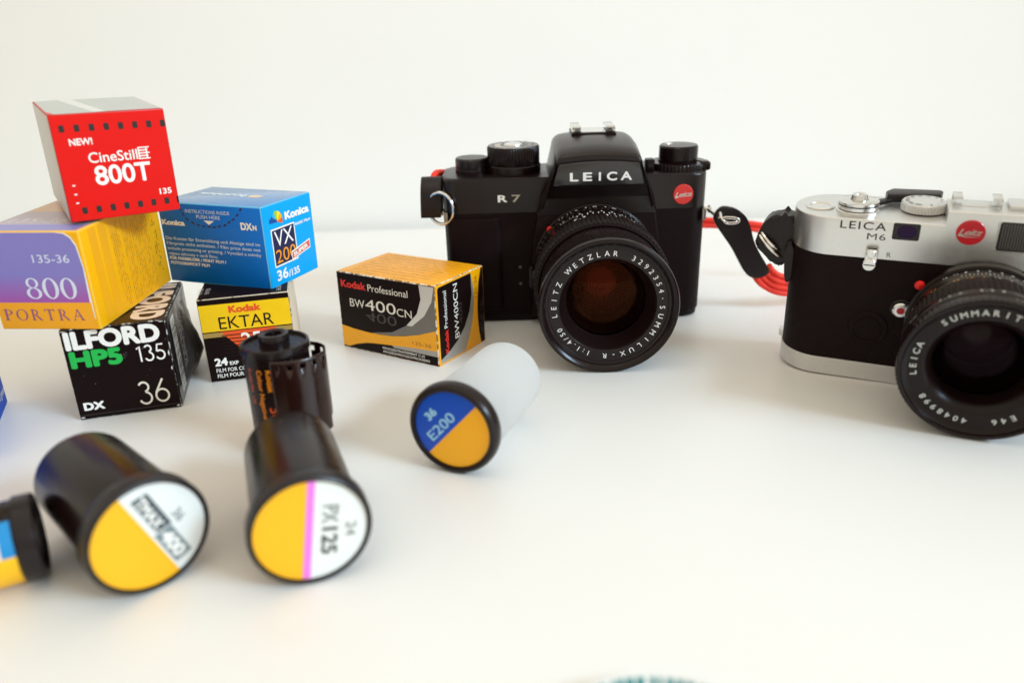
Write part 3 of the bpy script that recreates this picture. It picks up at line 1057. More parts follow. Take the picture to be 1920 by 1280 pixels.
pit = 4.75 / 6
cols_ = int(L[-1] / pit)
zb, zt = 5.6, 40.6
rows = [0, 1.2, 1.4, 3.2, 3.8, 8, 13, 17.5, 22, 27, 31.4, 31.6, 33.4, 33.8, 35.0]
vs, fs = [], []
for i in range(cols_ + 1):
    p = at(i * pit)
    for r in rows:
        vs.append((p.x, p.y, zb + r))
n = len(rows)
for i in range(cols_):
    for j in range(n - 1):
        z = rows[j]
        hole = (i % 6 in (2, 3)) and (1.2 <= z < 3.2 or 31.4 <= z < 33.4) and i > 2
        if hole:
            continue
        cut = (i > cols_ * 0.62 and z < 8.0) or (i > cols_ * 0.52 and z < 3.2)
        if cut:
            continue
        fs.append((i * n + j, (i + 1) * n + j, (i + 1) * n + j + 1, i * n + j + 1))
g = G()
g.add(vs, fs, M_FILM)
fo = g.build("film_leader", t)
sm = fo.modifiers.new("thickness", "SOLIDIFY")
sm.thickness = 0.00016
sm.offset = 0

# the cartridge lying at the left edge
M_TEAL = mat("azure_print", "0E86C4", 0.4)
Rl = Matrix.Translation((-132.6, 178.5, 0)) @ Matrix.Rotation(rad(30), 4, "Z") @ Matrix.Scale(0.94, 4)
t = thing("film_cartridge", "yellow and blue film cartridge lying on its side, cut off by the left edge", "film cartridge", Rl)
A = frame((0, 0, 12.7), (0, 1, 0), (0, 0, 1))          # lathe axis along +x
A = Matrix.Translation((0, 0, 12.7)) @ Matrix.Rotation(rad(90), 4, "Y")
g = G()
g.lathe([(0, -45), (12.0, -45), (12.0, -2), (0, -2)], M_CART, A, 72)


def wrap(g, M, r, a0, a1, h0, h1, m, lift):
    vs, fs = [], []
    n = 24
    for i in range(n + 1):
        tt = rad(a0 + (a1 - a0) * i / n)
        for h in (h0, h1):
            vs.append(((r + lift) * math.cos(tt), (r + lift) * math.sin(tt), h))
    for i in range(n):
        fs.append((2 * i, 2 * i + 1, 2 * i + 3, 2 * i + 2))
    g.add(vs, fs, m, M)


# angles: 180 = straight up, 270 = facing the camera side
wrap(g, A, 12.0, 262, 355, -43, -4.3, mat("warm_yellow_print", "FBBE08", 0.4), 0.04)
wrap(g, A, 12.0, 212, 262, -26, -4.3, M_TEAL, 0.04)
wrap(g, A, 12.0, 221, 262, -24, -7.6, mat("cream_print", "F0D9C8", 0.4), 0.07)
wrap(g, A, 12.0, 225, 262, -24, -9.2, MATS["warm_yellow_print"], 0.10)
g.build("shell", t)
for h0, s_ in ((1.6, -1), (-46.6, 1)):
    g = G()
    P = [(0, 1.4), (11.2, 1.4), (11.5, 0.3), (12.0, 0.0), (12.6, 0.5), (12.7, 1.2), (12.7, 5.2), (12.05, 5.6)] if s_ < 0 else [(0, 1.4), (11.2, 1.4), (12.0, 0), (12.7, 1.0), (12.7, 3.2), (12.0, 3.6)]
    g.lathe([(r, h0 + s_ * h) for r, h in P], M_CAPB, A, 72)
    g.build("end_cap", t)

# ------------------------------------------------------------------ the black single-lens reflex camera
M_BODY = mat("black_camera_lacquer", (0.0105, 0.0046, 0.0046), 0.34, spec=0.12, vary=0.2, vscale=250)
M_TOPB = mat("black_top_lacquer", (0.009, 0.0036, 0.0036), 0.30, spec=0.42)
M_LEA = mat("black_leatherette", (0.009, 0.0036, 0.0036), 0.5, spec=0.11, bump=0.7, bscale=1500)
M_RUB = mat("black_rubber", (0.010, 0.0044, 0.0042), 0.5, spec=0.2)
M_ANO = mat("black_anodised", (0.009, 0.0038, 0.0038), 0.24, spec=0.26)
M_CHR = mat("polished_chrome", (0.74, 0.73, 0.71), 0.12, metal=1.0)
M_LRED = mat("badge_red", "D8221C", 0.35, coat=0.3)
M_DOT = mat("mount_dot_red", "E01010", 0.3)
M_BSIL = mat("badge_silver", "CFC7BE", 0.3, metal=0.5)
M_LW = mat("engraving_white", "F1EFEA", 0.5)
M_LG = mat("engraving_grey", "B9B2A8", 0.5)

slr = thing("reflex_camera", "black reflex camera with a pentaprism hump, facing forward with its lens on the table", "camera",
            Matrix.Translation((43.3, 377.0, 0.5)) @ rot3(-1.1, 2.2, 0))
FF = frame((0, 0, 0), (1, 0, 0), (0, 0, 1))            # the front plane of the body, u = x, v = z
XL, XR = -75.6, 55.0
g = G()
g.prism(rrect(XL, XR, 0, 37, 8, 8), 3.2, 57.2, M_LEA, 0.4, 2)
g.prism(rrect(-74.2, -46, -1.6, 8, 4, 5), 6, 55.0, M_LEA, 1.4, 4)         # finger grip
for v in (29, 20.2):
    g.disc(frame((0, -0.05, 0), (1, 0, 0), (0, 0, 1)), -37.9, v, 0.75, mat("dull_steel", "5A504E", 0.3, metal=0.7), 0.1)
g.build("leather_body", slr)
g = G()
g.prism(rrect(XL + 0.6, XR - 0.6, 0.4, 36.6, 8, 8), 0, 3.2, M_BODY, 0.7, 3)
g.build("base_plate", slr)
g = G()
g.prism(rrect(XL, XR, -0.25, 37.2, 8, 8), 57.2, 74.4, M_TOPB, 1.6, 4, bottom=False)
ft = frame((0, -0.28, 0), (1, 0, 0), (0, 0, 1))
g.text(ft, "R", -48.1, 62.5, 3.5, M_LW, 4.7, 0.05, bold=0.03)
g.text(ft, "7", -41.2, 62.5, 3.5, M_LG, 4.3, 0.05, bold=0.012)
g.build("top_cover", slr)
# mirror box and prism
g = G()
poly = [(-33, 4), (33, 4), (31.5, 40), (29.2, 57), (26.5, 64), (-26.5, 64), (-29.2, 57), (-31.5, 40)]
Mx = Matrix.Rotation(rad(90), 4, "X")                   # extrudes towards -y
g.prism(poly, -2.0, 6.0, M_BODY, 1.6, 3, M=Mx)
g.build("mirror_box", slr)


def prism_section(hb, ht, z0, zt, crown, r):
    p = [(-hb, z0)]
    # left flank up, rounded shoulder, crowned roof, down again
    for i in range(7):
        a_ = rad(180 - 90 * i / 6)
        p.append((-ht + r + r * math.cos(a_), zt - r + r * math.sin(a_)))
    for i in range(1, 8):
        s = -1 + 2 * i / 8
        p.append(((ht - r) * s, zt + crown * (1 - s * s)))
    for i in range(7):
        a_ = rad(90 - 90 * i / 6)
        p.append((ht - r + r * math.cos(a_), zt - r + r * math.sin(a_)))
    p.append((hb, z0))
    return p


secs = [(-6.5, 29.0, 27.6, 57.0, 66.0, 0.1, 1.5), (-12.6, 25.6, 21.8, 64.5, 80.0, 0.3, 2.5), (-13.9, 24.4, 20.3, 68.0, 84.4, 0.6, 3.2), (-13.6, 25.0, 20.2, 66, 85.6, 1.0, 4.0),
        (-12.4, 26, 20.4, 62, 86.7, 1.1, 4.6), (-4, 27, 20.6, 58, 88.7, 1.3, 5.2), (8, 27, 20.8, 58, 90.4, 1.4, 5.6), (20, 27, 20.8, 58, 91.0, 1.3, 5.8), (30, 27, 20.6, 58, 90.6, 1.2, 5.8), (37, 26.6, 20.2, 58, 89.4, 1.0, 5)]
vs, fs = [], []
for (y, hb, ht, z0, zt, cr, r) in secs:
    for (x, z) in prism_section(hb, ht, z0, zt, cr, r):
        vs.append((x, y, z))
n = len(prism_section(1, 1, 0, 1, 0, 0.1))
for i in range(len(secs) - 1):
    for j in range(n - 1):
        fs.append((i * n + j, i * n + j + 1, (i + 1) * n + j + 1, (i + 1) * n + j))
fs.append(tuple(range(n))[::-1])
fs.append(tuple((len(secs) - 1) * n + k for k in range(n)))
g = G()
g.add(vs, [q[::-1] for q in fs], M_TOPB)
pz = g.build("prism_housing", slr, angle=50)
g = G()
FPL = frame((0, -13.8, 0), (1, 0, 0), (0, 0, 1))
pl = [(-20.9, 72.6), (20.9, 72.6), (21.3, 73.4), (18.9, 82.0), (18.2, 82.7), (9, 83.5), (0, 83.8), (-9, 83.5), (-18.2, 82.7), (-18.9, 82.0), (-21.3, 73.4)]
g.prism(pl, 0, 1.2, mat("glossy_name_plate", (0.018, 0.015, 0.016), 0.16, spec=0.7), 0.45, 2, M=FPL)
for ch, x in zip("LEICA", (-13.6, -7.5, -0.15, 3.6, 10.1)):
    wd = {"L": 4.0, "E": 4.3, "I": 1.0, "C": 4.8, "A": 5.2}[ch]
    g.text(FPL, ch, x, 74.7, 4.0, M_LW, wd, 1.26, bold=0.03)
g.build("name_plate", pz)
g = G()
g.box(-11, 11, 13, 33, 90.6, 92.6, M_BODY, 0.4)
for s_ in (-1, 1):
    x0, x1 = sorted((s_ * 10.6, s_ * 6.2))
    g.box(x0, x1, 14, 32, 94.4, 95.6, M_CHR, 0.3)
    x0, x1 = sorted((s_ * 10.6, s_ * 9.4))
    g.box(x0, x1, 14, 32, 92.6, 94.4, M_CHR, 0.2)
g.box(-6, 6, 15, 31, 92.6, 93.0, M_CHR)
g.build("accessory_shoe", pz)
# controls
g = G()
Md = Matrix.Translation((-40.0, 17.0, 0))
g.lathe([(13.6, 74.2), (13.6, 78.0), (13.2, 78.4)], M_ANO, Md, 72)
g.lathe([(0, 78.2), (12.9, 78.2), (13.1, 78.6), (13.1, 86.6), (12.5, 87.4), (0, 87.4)], M_ANO, Md, knurl=(60, 0.4, 1, 3))
fd = frame((-40, 17, 87.4), (1, 0, 0), (0, 1, 0))
g.add(*[[(p[0], p[1], 0.05) for p in ring2d(0, 0, 9.6, 9.6, 6.6, 6.6, 140, 300)[0]], ring2d(0, 0, 9.6, 9.6, 6.6, 6.6, 140, 300)[1]], M_LG, fd)
g.add(*[[(p[0], p[1], 0.05) for p in ring2d(0, 0, 9.6, 9.6, 7.4, 7.4, -50, 60)[0]], ring2d(0, 0, 9.6, 9.6, 7.4, 7.4, -50, 60)[1]], mat("dial_grey", "7E7C7A", 0.4), fd)
for k, tx in enumerate(("1", "2", "4", "8", "15", "30", "60", "125", "250", "500", "1000", "X", "B")):
    an = 300 - k * 26
    vs, fs_, nat = text2d(tx, 0.02)
    cpt = 1.5
    c, s_ = math.cos(rad(an)), math.sin(rad(an))
    g.add([((c * ((q - 0.5) * cpt + 11.2) + s_ * (p - nat / 2) * cpt * 0.8), (s_ * ((q - 0.5) * cpt + 11.2) - c * (p - nat / 2) * cpt * 0.8), 0.05 + 0.0025 * l) for p, q, l in vs], fs_, M_LW, fd)
g.lathe([(0, 88.4), (3.6, 88.4), (4.4, 88.0), (4.6, 87.4)], mat("brushed_button", (0.80, 0.80, 0.80), 0.35, metal=1.0), Md, 40)
g.build("shutter_dial", slr)
g = G()
Md = Matrix.Translation((-61.0, 17.0, 0))
g.lathe([(0, 74.2), (8.6, 74.2), (8.6, 76.4), (8.2, 76.8)], M_ANO, Md, 48)
g.lathe([(0, 76.0), (8.2, 76.0), (8.4, 76.8), (8.4, 81.2), (7.8, 82.0), (0, 82.2)], M_TOPB, Md, 48)
g.build("advance_knob", slr)
g = G()
Md = Matrix.Translation((42.6, 16.5, 0))
g.lathe([(14.4, 73.0), (14.4, 76.8), (13.9, 77.4), (10, 77.5)], M_ANO, Md, knurl=(48, 0.35, 0, 1))
g.lathe([(0, 77), (9.4, 77), (9.6, 77.6), (9.6, 78.2), (9.3, 78.4), (9.6, 78.6), (9.6, 84.6), (9.0, 85.4), (0, 85.6)], M_ANO, Md, 56)
g.lathe([(0, 85.9), (1.6, 85.9), (1.9, 85.5)], M_CHR, Matrix.Translation((38.0, 18.5, 0)), 24)
g.build("rewind_knob", slr)
g = G()
g.box(52.0, 57.2, 7, 15, 73.8, 78.2, M_ANO, 1.2, 3)
g.build("compensation_lever", slr)
g = G()
g.box(25.0, 29.4, 6, 12, 74.2, 80.2, M_ANO, 0.8, 2)
g.build("dial_lock", slr)
g = G()
fb = frame((42.6, -0.25, 64.1), (1, 0, 0), (0, 0, 1))
g.lathe([(0, 0.7), (4.6, 0.7), (4.9, 0.4), (4.9, -0.3)], M_LRED, fb, 48)
g.glyphs(fb, script2d("Leica"), 0.1, -1.1, 2.3, M_BSIL, 8.2, 0.78, rot=4, align="C")
g.poly(fb, [(-4.2, -1.9), (-3.8, -1.35), (-2.2, -1.15), (-2.2, -1.5)], M_BSIL, 0.78)
g.build("badge", slr)
for x, z, s_ in ((XL, 55, -1), (XR, 53.5, 1)):
    g = G()
    Ml = Matrix.Translation((x - s_ * 0.5, 12, z)) @ Matrix.Rotation(rad(90) * s_, 4, "Y")
    g.lathe([(2.6, -0.4), (2.6, 1.0), (1.5, 1.6), (1.3, 3.6), (2.1, 4.2), (2.1, 5.0), (0, 5.3)], M_CHR, Ml, 32)
    g.box(x - 2.4 if s_ > 0 else x + 0.4, x - 0.4 if s_ > 0 else x + 2.4, -0.55, 4, z - 2.6, z + 3.2, mat("worn_steel", (0.32, 0.30, 0.28), 0.3, metal=1.0), 0.4)
    g.build("strap_lug", slr)

# the lens: axis along -y at z = 33
LZ = 32.2
AX = frame((-0.7, 0, LZ), (1, 0, 0), (0, 0, 1)) @ Matrix.Diagonal((0.985, 0.985, 1, 1))   # lathe z -> -y, towards the viewer
g = G()
g.lathe([(0, 5.4), (30.2, 5.4), (30.6, 6.2), (30.6, 8.6), (29.8, 9.0)], M_ANO, AX, 96)
g.lathe([(24, 20), (29.0, 30), (28.8, 34), (28.8, 46)], M_ANO, AX, 96)
lens = g.build("lens", slr)
g = G()
g.lathe([(28, 9.0), (29.9, 9.0), (30.1, 9.4), (30.1, 14.4), (29.6, 14.9), (28, 15)], M_ANO, AX, knurl=(64, 0.25, 2, 3))
for k, tx in enumerate(("16", "11", "8", "5.6", "4", "2.8", "2", "1.4")):
    g.barrel(AX, tx, 30.1, 12.2, 127 - k * 9.0, 1.7, M_LW, step=-3.6, lift=0.1)
g.build("aperture_ring", lens)
g = G()
g.lathe([(28, 15.2), (29.4, 15.3), (29.6, 15.8), (29.6, 23.6), (29.2, 24.0), (28, 24.1)], M_ANO, AX, 96)
for k, tx in enumerate(("16", "11", "8", "4", "4", "8", "11", "16")):
    g.barrel(AX, tx, 29.6, 19.0, 127 - k * 10.0, 1.6, M_LW, step=-3.4, lift=0.1)
for k in range(9):
    an = 110 - k * 5
    wrap(g, AX, 29.6, an - 0.35, an + 0.35, 20.4, 23.2, M_LW, 0.08)
for a0, a1 in ((127, 118), (117, 108), (72, 63), (62, 53)):
    wrap(g, AX, 29.6, a0, a1, 21.0, 21.25, M_LG, 0.09)
g.build("depth_scale", lens)
g = G()
g.lathe([(28, 24.3), (29.8, 24.4), (30.0, 24.8), (30.0, 31.8), (29.4, 32.2)], M_ANO, AX, 96)
for tx, an in (("0.9", 112), ("0.6", 84)):
    g.barrel(AX, tx, 30.0, 28.0, an, 2.2, M_LW, step=-4.0, lift=0.1, bold=0.03)
for tx, an in (("3", 140), ("2", 60)):
    g.barrel(AX, tx, 30.0, 27.8, an, 1.5, mat("scale_orange", "C98A4A", 0.5), step=-3.0, lift=0.1)
g.lathe([(29.4, 32.2), (31.4, 32.5), (31.6, 33.0), (31.6, 45.5), (31.4, 46.0), (29.6, 46.3)], M_RUB, AX, knurl=(92, 0.55, 1, 4))
g.build("focus_ring", lens)
g = G()
g.lathe([(29.2, 46.0), (29.0, 47.0), (29.2, 56), (29.6, 63), (30.2, 66.5), (30.5, 68.5), (30.5, 70.2), (30.1, 71.0), (29.5, 71.3), (29.0, 71.1), (27.2, 69.3), (27.0, 68.6), (26.2, 68.5)], M_ANO, AX, 128)
g.build("front_rim", lens)
g = G()
g.lathe([(27.2, 68.9), (26.2, 68.7), (25.9, 68.2), (21.2, 68.0), (20.9, 67.7)] + [(20.9 - 0.26 * k - (0.0 if k % 2 else 0.22), 67.7 - 0.72 * k) for k in range(1, 13)], mat("groove_black", (0.0105, 0.005, 0.005), 0.30, spec=0.3), AX, 128)
FN = frame((-0.7, -68.15, LZ), (1, 0, 0), (0, 0, 1))
for txt, a0, st in (("LEITZ WETZLAR", 190, -8.9), ("3292354", 63.5, -8.0), ("SUMMILUX-R", -3, -10.0), ("1:1.4/50", -111, -5.95)):
    g.ringtext(FN, txt, 23.1, a0, st, 2.2, M_LW, bold=0.0, w=0.1)
g.disc(FN, 23.1 * math.cos(rad(7)), 23.1 * math.sin(rad(7)), 0.28, M_LG, 0.1)
g.build("name_ring", lens)


def glass(name, col, tint, spec=0.3, rough=0.03):
    m = mat(name, col, rough, spec=spec)
    b = m.node_tree.nodes["Principled BSDF"]
    b.inputs["Specular Tint"].default_value = lin(tint)
    return m


def element(name, tint, f0):
    """a coated lens element: clear, with a tinted surface reflection that grows towards its rim"""
    if name in MATS:
        return MATS[name]
    m = bpy.data.materials.new(name)
    m.use_nodes = True
    nt = m.node_tree
    nt.nodes.clear()
    o = nt.nodes.new("ShaderNodeOutputMaterial")
    t = nt.nodes.new("ShaderNodeBsdfTransparent")
    t.inputs["Color"].default_value = (0.86, 0.80, 0.78, 1)
    gl = nt.nodes.new("ShaderNodeBsdfGlossy")
    gl.inputs["Color"].default_value = lin(tint)
    gl.inputs["Roughness"].default_value = 0.04
    lw_ = nt.nodes.new("ShaderNodeLayerWeight")
    lw_.inputs["Blend"].default_value = 0.25
    mr = nt.nodes.new("ShaderNodeMapRange")
    mr.inputs["To Min"].default_value = f0
    mr.inputs["To Max"].default_value = 0.5
    mx = nt.nodes.new("ShaderNodeMixShader")
    nt.links.new(lw_.outputs["Fresnel"], mr.inputs["Value"])
    nt.links.new(mr.outputs["Result"], mx.inputs[0])
    nt.links.new(t.outputs[0], mx.inputs[1])
    nt.links.new(gl.outputs[0], mx.inputs[2])
    nt.links.new(mx.outputs[0], o.inputs["Surface"])
    MATS[name] = m
    return m


def lens_stack(parent, AXM, D, r, coats, inner):
    """a clear front element and a deeper curved element in a black tube, as sub-parts of the lens"""
    g = G()
    sag = 3.2
    prof = [(r * k / 8, D + 0.4 - sag * (k / 8) ** 2) for k in range(9)]
    g.lathe(prof, coats[0], AXM, 96)
    g.build("front_glass", parent, angle=80)
    g = G()
    g.lathe([(r, D - sag), (r * 0.95, D - 8), (r * 0.88, D - 14), (r * 0.78, D - 22), (r * 0.78, D - 30), (0, D - 31)], inner, AXM, 96)
    g.build("inner_tube", parent, angle=80)
    g = G()
    r3 = r * 0.77
    g.lathe([(r3 * k / 8, D - 15 - 3.6 * (k / 8) ** 2) for k in range(9)], coats[1], AXM, 96)
    g.build("rear_glass", parent, angle=80)


M_TUBE = mat("lens_tube_black", (0.013, 0.0042, 0.003), 0.5, spec=0.2)
lens_stack(lens, AX, 60.2, 17.6, (element("amber_coating", "E08A5C", 0.012), glass("copper_coated_glass", (0.028, 0.0065, 0.0035), "FF5A30", 0.5, 0.12)), M_TUBE)
g = G()
g.lathe([(0, 0.9), (1.0, 0.8), (1.5, 0.4), (1.6, 0)], M_DOT, frame((-23.0, -10.6, 51.0), (1, 0, 0), (0, 0, 1)), 24)
g.build("mount_dot", slr)
g = G()
g.prism(rrect(-33.8, -30.6, 20, 32, 1.5, 4), 5.8, 8.4, M_ANO, 0.5, 2, M=Mx)
g.box(-31.4, -30.9, -9.0, -8.3, 23.5, 29.5, mat("worn_steel_edge", "8A8078", 0.3, metal=0.8))
g.build("lens_release", slr)

# ------------------------------------------------------------------ the silver rangefinder camera
M_SCHR = mat("satin_chrome", (0.74, 0.74, 0.73), 0.36, metal=1.0, vary=0.06, vscale=600)
M_SCHR2 = mat("bright_satin_chrome", (0.72, 0.71, 0.69), 0.22, metal=1.0)
M_ENG = mat("engraving_black", (0.01, 0.008, 0.008), 0.5)
rf = thing("rangefinder_camera", "silver and black rangefinder camera cut off by the right edge of the photo", "camera",
           Matrix.Translation((178.5, 274.0, 0.0)) @ rot3(-26.0, 6.1, 0.8))
X0, X1, DEP = -71.6, 66.5, 33.0


def ccw_(P):
    return P if sum(P[i - 1][0] * P[i][1] - P[i][0] * P[i - 1][1] for i in range(len(P))) > 0 else P[::-1]


def stadium(i=0.0):
    return rrect(X0 + i, X1 - i, 0 + i, DEP - i, 16.2 - i, 14)


g = G()
g.prism(stadium(0.35), 7.6, 52.8, M_LEA, 0.2, 1)
fl = frame((0, 0.3, 0), (1, 0, 0), (0, 0, 1))
g.lathe([(0, 0.5), (4.8, 0.5), (4.9, 0.25), (5.2, 0.25), (5.3, 0.55), (7.2, 0.55), (7.5, 0.2)], M_LEA, frame((-37.9, 0.3, 23.2), (1, 0, 0), (0, 0, 1)), 64)
g.build("leather_body", rf)
g = G()
g.prism(stadium(0), 0.0, 7.6, M_SCHR, 0.8, 3)
g.box(X0 - 1.4, X0 + 3, 14, 18.5, 8.0, 11.5, M_SCHR, 0.8)
g.build("base_plate", rf)
g = G()
g.prism(stadium(0.45), 52.8, 59.4, M_SCHR, 0.15, 1, bottom=False)
XS = -17.6
st = stadium(0)
lowp = [p for p in st if p[0] < XS]
low = [(XS, 0.0)] + [(XS, DEP)] + sorted([p for p in lowp if p[1] >= DEP / 2], key=lambda p: -p[0]) + sorted([p for p in lowp if p[1] < DEP / 2], key=lambda p: p[0])
hip = [p for p in st if p[0] > XS]
YS = 15.5
fr_ = sorted([p for p in hip if p[1] < YS], key=lambda p: (p[0], p[1]))
hi = [(XS, 0.0)] + fr_ + [(X1, YS), (XS, YS)]
back = [(XS, YS), (X1, YS)] + sorted([p for p in hip if p[1] > DEP / 2], key=lambda p: -p[0]) + [(XS, DEP)]


def cap_solid(g, poly, z0, z1, m, r=0.7, free=None):
    """upright walls with a rolled upper rim; edges lying on x = free stay square"""
    n = len(poly)
    cx = sum(p[0] for p in poly) / n
    rings = []
    for k in range(5):
        t = rad(90 * k / 4)
        ins, z = r * (1 - math.cos(t)), z1 - r + r * math.sin(t)
        row = []
        for i, p in enumerate(poly):
            a, b = poly[i - 1], poly[(i + 1) % n]
            dx, dy = b[0] - a[0], b[1] - a[1]
            L_ = math.hypot(dx, dy)
            nx, ny = -dy / L_, dx / L_
            if free is not None and abs(p[0] - free) < 1e-6:
                nx, ny = 0.0, (1.0 if p[1] < DEP / 2 else -1.0)
            row.append((p[0] + nx * ins, p[1] + ny * ins, z))
        rings.append(row)
    vs = [(x, y, z0) for x, y in poly] + [q for row in rings for q in row]
    fs = []
    for k in range(5):
        for i in range(n):
            j = (i + 1) % n
            fs.append((k * n + i, k * n + j, (k + 1) * n + j, (k + 1) * n + i))
    fs.append(tuple(5 * n + i for i in range(n)))
    g.add(vs, fs, m)


cap_solid(g, ccw_(low), 59.4, 68.2, M_SCHR, 0.7, XS)
cap_solid(g, ccw_(hi), 59.4, 73.6, M_SCHR, 0.7, XS)
cap_solid(g, ccw_(back), 59.4, 68.2, M_SCHR, 0.7, XS)
g.text(fl, "LEICA", -53.2, 64.3, 3.0, M_ENG, 16.2, 0.34, space=1.15, bold=0.008)
g.text(fl, "M6", -43.2, 60.5, 2.5, M_ENG, 6.5, 0.34, space=1.1)
g.text(frame((0, 0.45, 0), (1, 0, 0), (0, 0, 1)), "R", -35.4, 53.8, 1.9, M_ENG, 1.5, 0.05)
tp = g.build("top_plate", rf)
g = G()
g.prism(rrect(-34.7, -25.5, 61.3, 67.8, 0.7, 4), -0.2, 0.12, M_ENG, M=FF)
g.prism(rrect(-33.2, -26.6, 62.2, 66.9, 2.2, 5), 0.1, 0.16, glass("violet_window_glass", (0.016, 0.008, 0.022), "C8A0FF"), M=FF)
g.build("viewfinder_window", rf)
g = G()
g.prism(rrect(-1.2, 14.0, 59.6, 71.5, 1.2, 4), -0.2, 0.35, M_SCHR, 0.2, 1, M=FF)
g.prism(rrect(-0.6, 13.4, 60.2, 70.9, 0.8, 4), 0.2, 0.45, M_ENG, M=FF)
for k in range(15):
    g.box(0.2 + k * 0.85, 0.62 + k * 0.85, -0.9, -0.4, 61.0, 70.2, mat("grey_diffuser", (0.11, 0.095, 0.092), 0.3), 0.1, 1)
g.build("frame_window", rf)
g = G()
g.prism(rrect(38.0, 52.0, 60.2, 71.2, 1.0, 4), -0.2, 0.4, M_ENG, M=FF)
g.prism(rrect(39.0, 51.0, 61.2, 70.4, 1.0, 4), 0.35, 0.5, MATS["violet_window_glass"], M=FF)
g.build("viewfinder_window", rf)
g = G()
fb = frame((-9.3, 0.0, 66.1), (1, 0, 0), (0, 0, 1))
g.lathe([(0, 0.55), (4.45, 0.55), (4.7, 0.3), (4.7, -0.3)], mat("badge_deep_red", "C01020", 0.35, coat=0.3), fb, 48)
g.glyphs(fb, script2d("Leitz"), 0.0, -0.9, 2.3, M_BSIL, 7.8, 0.62, rot=2, align="C")
g.poly(fb, [(-4.1, -1.3), (-3.7, -0.7), (-1.6, -1.35), (3.6, -1.45), (-1.5, -1.75)], M_BSIL, 0.62)
g.build("badge", rf)
# controls on top
g = G()
Mw = Matrix.Translation((-48.0, 11.0, -1.2)) @ Matrix.Diagonal((0.88, 0.88, 1, 1))
g.lathe([(9.0, 68.8), (9.0, 70.2), (8.6, 70.5), (8.0, 70.6)], M_SCHR2, Mw, 64)
g.lathe([(8.1, 70.5), (8.1, 70.8), (8.5, 70.9), (8.5, 72.2), (8.1, 72.3), (8.1, 72.6), (8.4, 72.7), (8.4, 73.6), (7.8, 73.9), (3.8, 74.1)], M_SCHR2, Mw, 64)
for h0 in (70.7, 72.45):
    g.lathe([(8.15, h0 - 0.2), (8.4, h0), (8.15, h0 + 0.2)], M_ENG, Mw, 64)
g.lathe([(3.6, 74.0), (3.3, 75.9), (2.6, 76.2), (1.4, 76.0), (1.0, 75.2), (0, 75.2)], M_SCHR2, Mw, 32)
g.build("shutter_release", rf)
g = G()
g.prism([(-44.5, 17.5), (-42.0, 13.8), (-36.5, 21.0), (-37.2, 23.6)], 69.0, 70.8, mat("black_lever_plastic", (0.013, 0.009, 0.009), 0.4, spec=0.4), 0.4, 2)
g.prism([(-38.2, 21.4), (-19.0, 25.6), (-18.2, 31.0), (-19.4, 32.4), (-36.4, 31.4), (-38.8, 27.0)], 68.9, 72.4, MATS["black_lever_plastic"], 0.8, 3)
g.build("advance_lever", rf)
g = G()
Mw = Matrix.Translation((-25.0, 16.6, 0))
g.lathe([(7.6, 68.1), (7.6, 68.6)], M_ENG, Mw, 48)
g.lathe([(7.5, 68.6), (7.9, 68.7), (8.0, 68.9), (8.0, 71.6), (7.5, 72.1), (0, 72.2)], M_SCHR, Mw, knurl=(44, 0.33, 1, 3))
fd = frame((-25.0, 16.6, 72.2), (1, 0, 0), (0, 1, 0))
for k, tx in enumerate(("1000", "500", "250", "125", "60", "30", "15", "8", "4", "2", "1", "B")):
    an = 250 - k * 29
    vs, fs_, nat = text2d(tx, 0.02)
    c, s_ = math.cos(rad(an)), math.sin(rad(an))
    g.add([((c * ((q - 0.5) * 1.3 + 6.1) + s_ * (p - nat / 2) * 0.9), (s_ * ((q - 0.5) * 1.3 + 6.1) - c * (p - nat / 2) * 0.9), 0.05 + 0.0025 * l) for p, q, l in vs], fs_, M_ENG, fd)
g.build("shutter_dial", rf)
g = G()
Mw = Matrix.Translation((-62.0, 13.6, 0))
g.lathe([(5.6, 68.1), (5.6, 68.6), (5.2, 68.9), (3.9, 68.9), (3.6, 68.5), (0, 68.5)], M_SCHR2, Mw, 48)
g.build("frame_counter", rf)
g = G()
g.box(-15.8, -0.8, 7, 15, 73.4, 73.9, M_SCHR, 0.15)
for s_ in (-1, 1):
    cx = -8.3
    x0, x1 = sorted((cx + s_ * 8.0, cx + s_ * 4.8))
    g.box(x0, x1, 7.5, 15.0, 76.0, 76.8, M_SCHR2, 0.25)
    x0, x1 = sorted((cx + s_ * 8.0, cx + s_ * 7.1))
    g.box(x0, x1, 7.5, 15.0, 73.7, 76.2, M_SCHR2, 0.2)
g.build("accessory_shoe", rf)
g = G()
g.box(1.6, 40, 5.5, 15.3, 73.4, 75.4, M_SCHR, 0.5, 3)
g.build("rear_top_plate", rf)
# frame lever, buttons
g = G()
fl2 = frame((0, 0.0, 0), (1, 0, 0), (0, 0, 1))
lev = [(-42.9, 51.6), (-42.6, 49.0), (-41.1, 48.0), (-39.4, 48.9), (-38.5, 50.8), (-38.9, 52.6), (-38.6, 57.6), (-42.8, 57.6)]
g.prism(lev, 0.1, 1.1, M_SCHR2, 0.25, 2, M=fl2)
g.lathe([(0, 1.6), (1.45, 1.6), (1.7, 1.3), (1.7, 1.0)], M_SCHR2, frame((-40.8, 0, 55.2), (1, 0, 0), (0, 0, 1)), 28)
g.lathe([(0, 1.7), (2.2, 1.7), (2.5, 1.3), (2.5, 1.0)], M_SCHR2, frame((-41.0, 0, 50.7), (1, 0, 0), (0, 0, 1)), 32)
g.rect(frame((-41.0, -1.7, 50.7), (1, 0, 0), (0, 0, 1)), -1.9, -0.22, 1.9, 0.22, M_ENG, 0.04)
g.rect(fl2, -42.4, 57.0, -39.0, 57.7, M_ENG, 1.2)
g.build("rewind_lever", rf)
g = G()
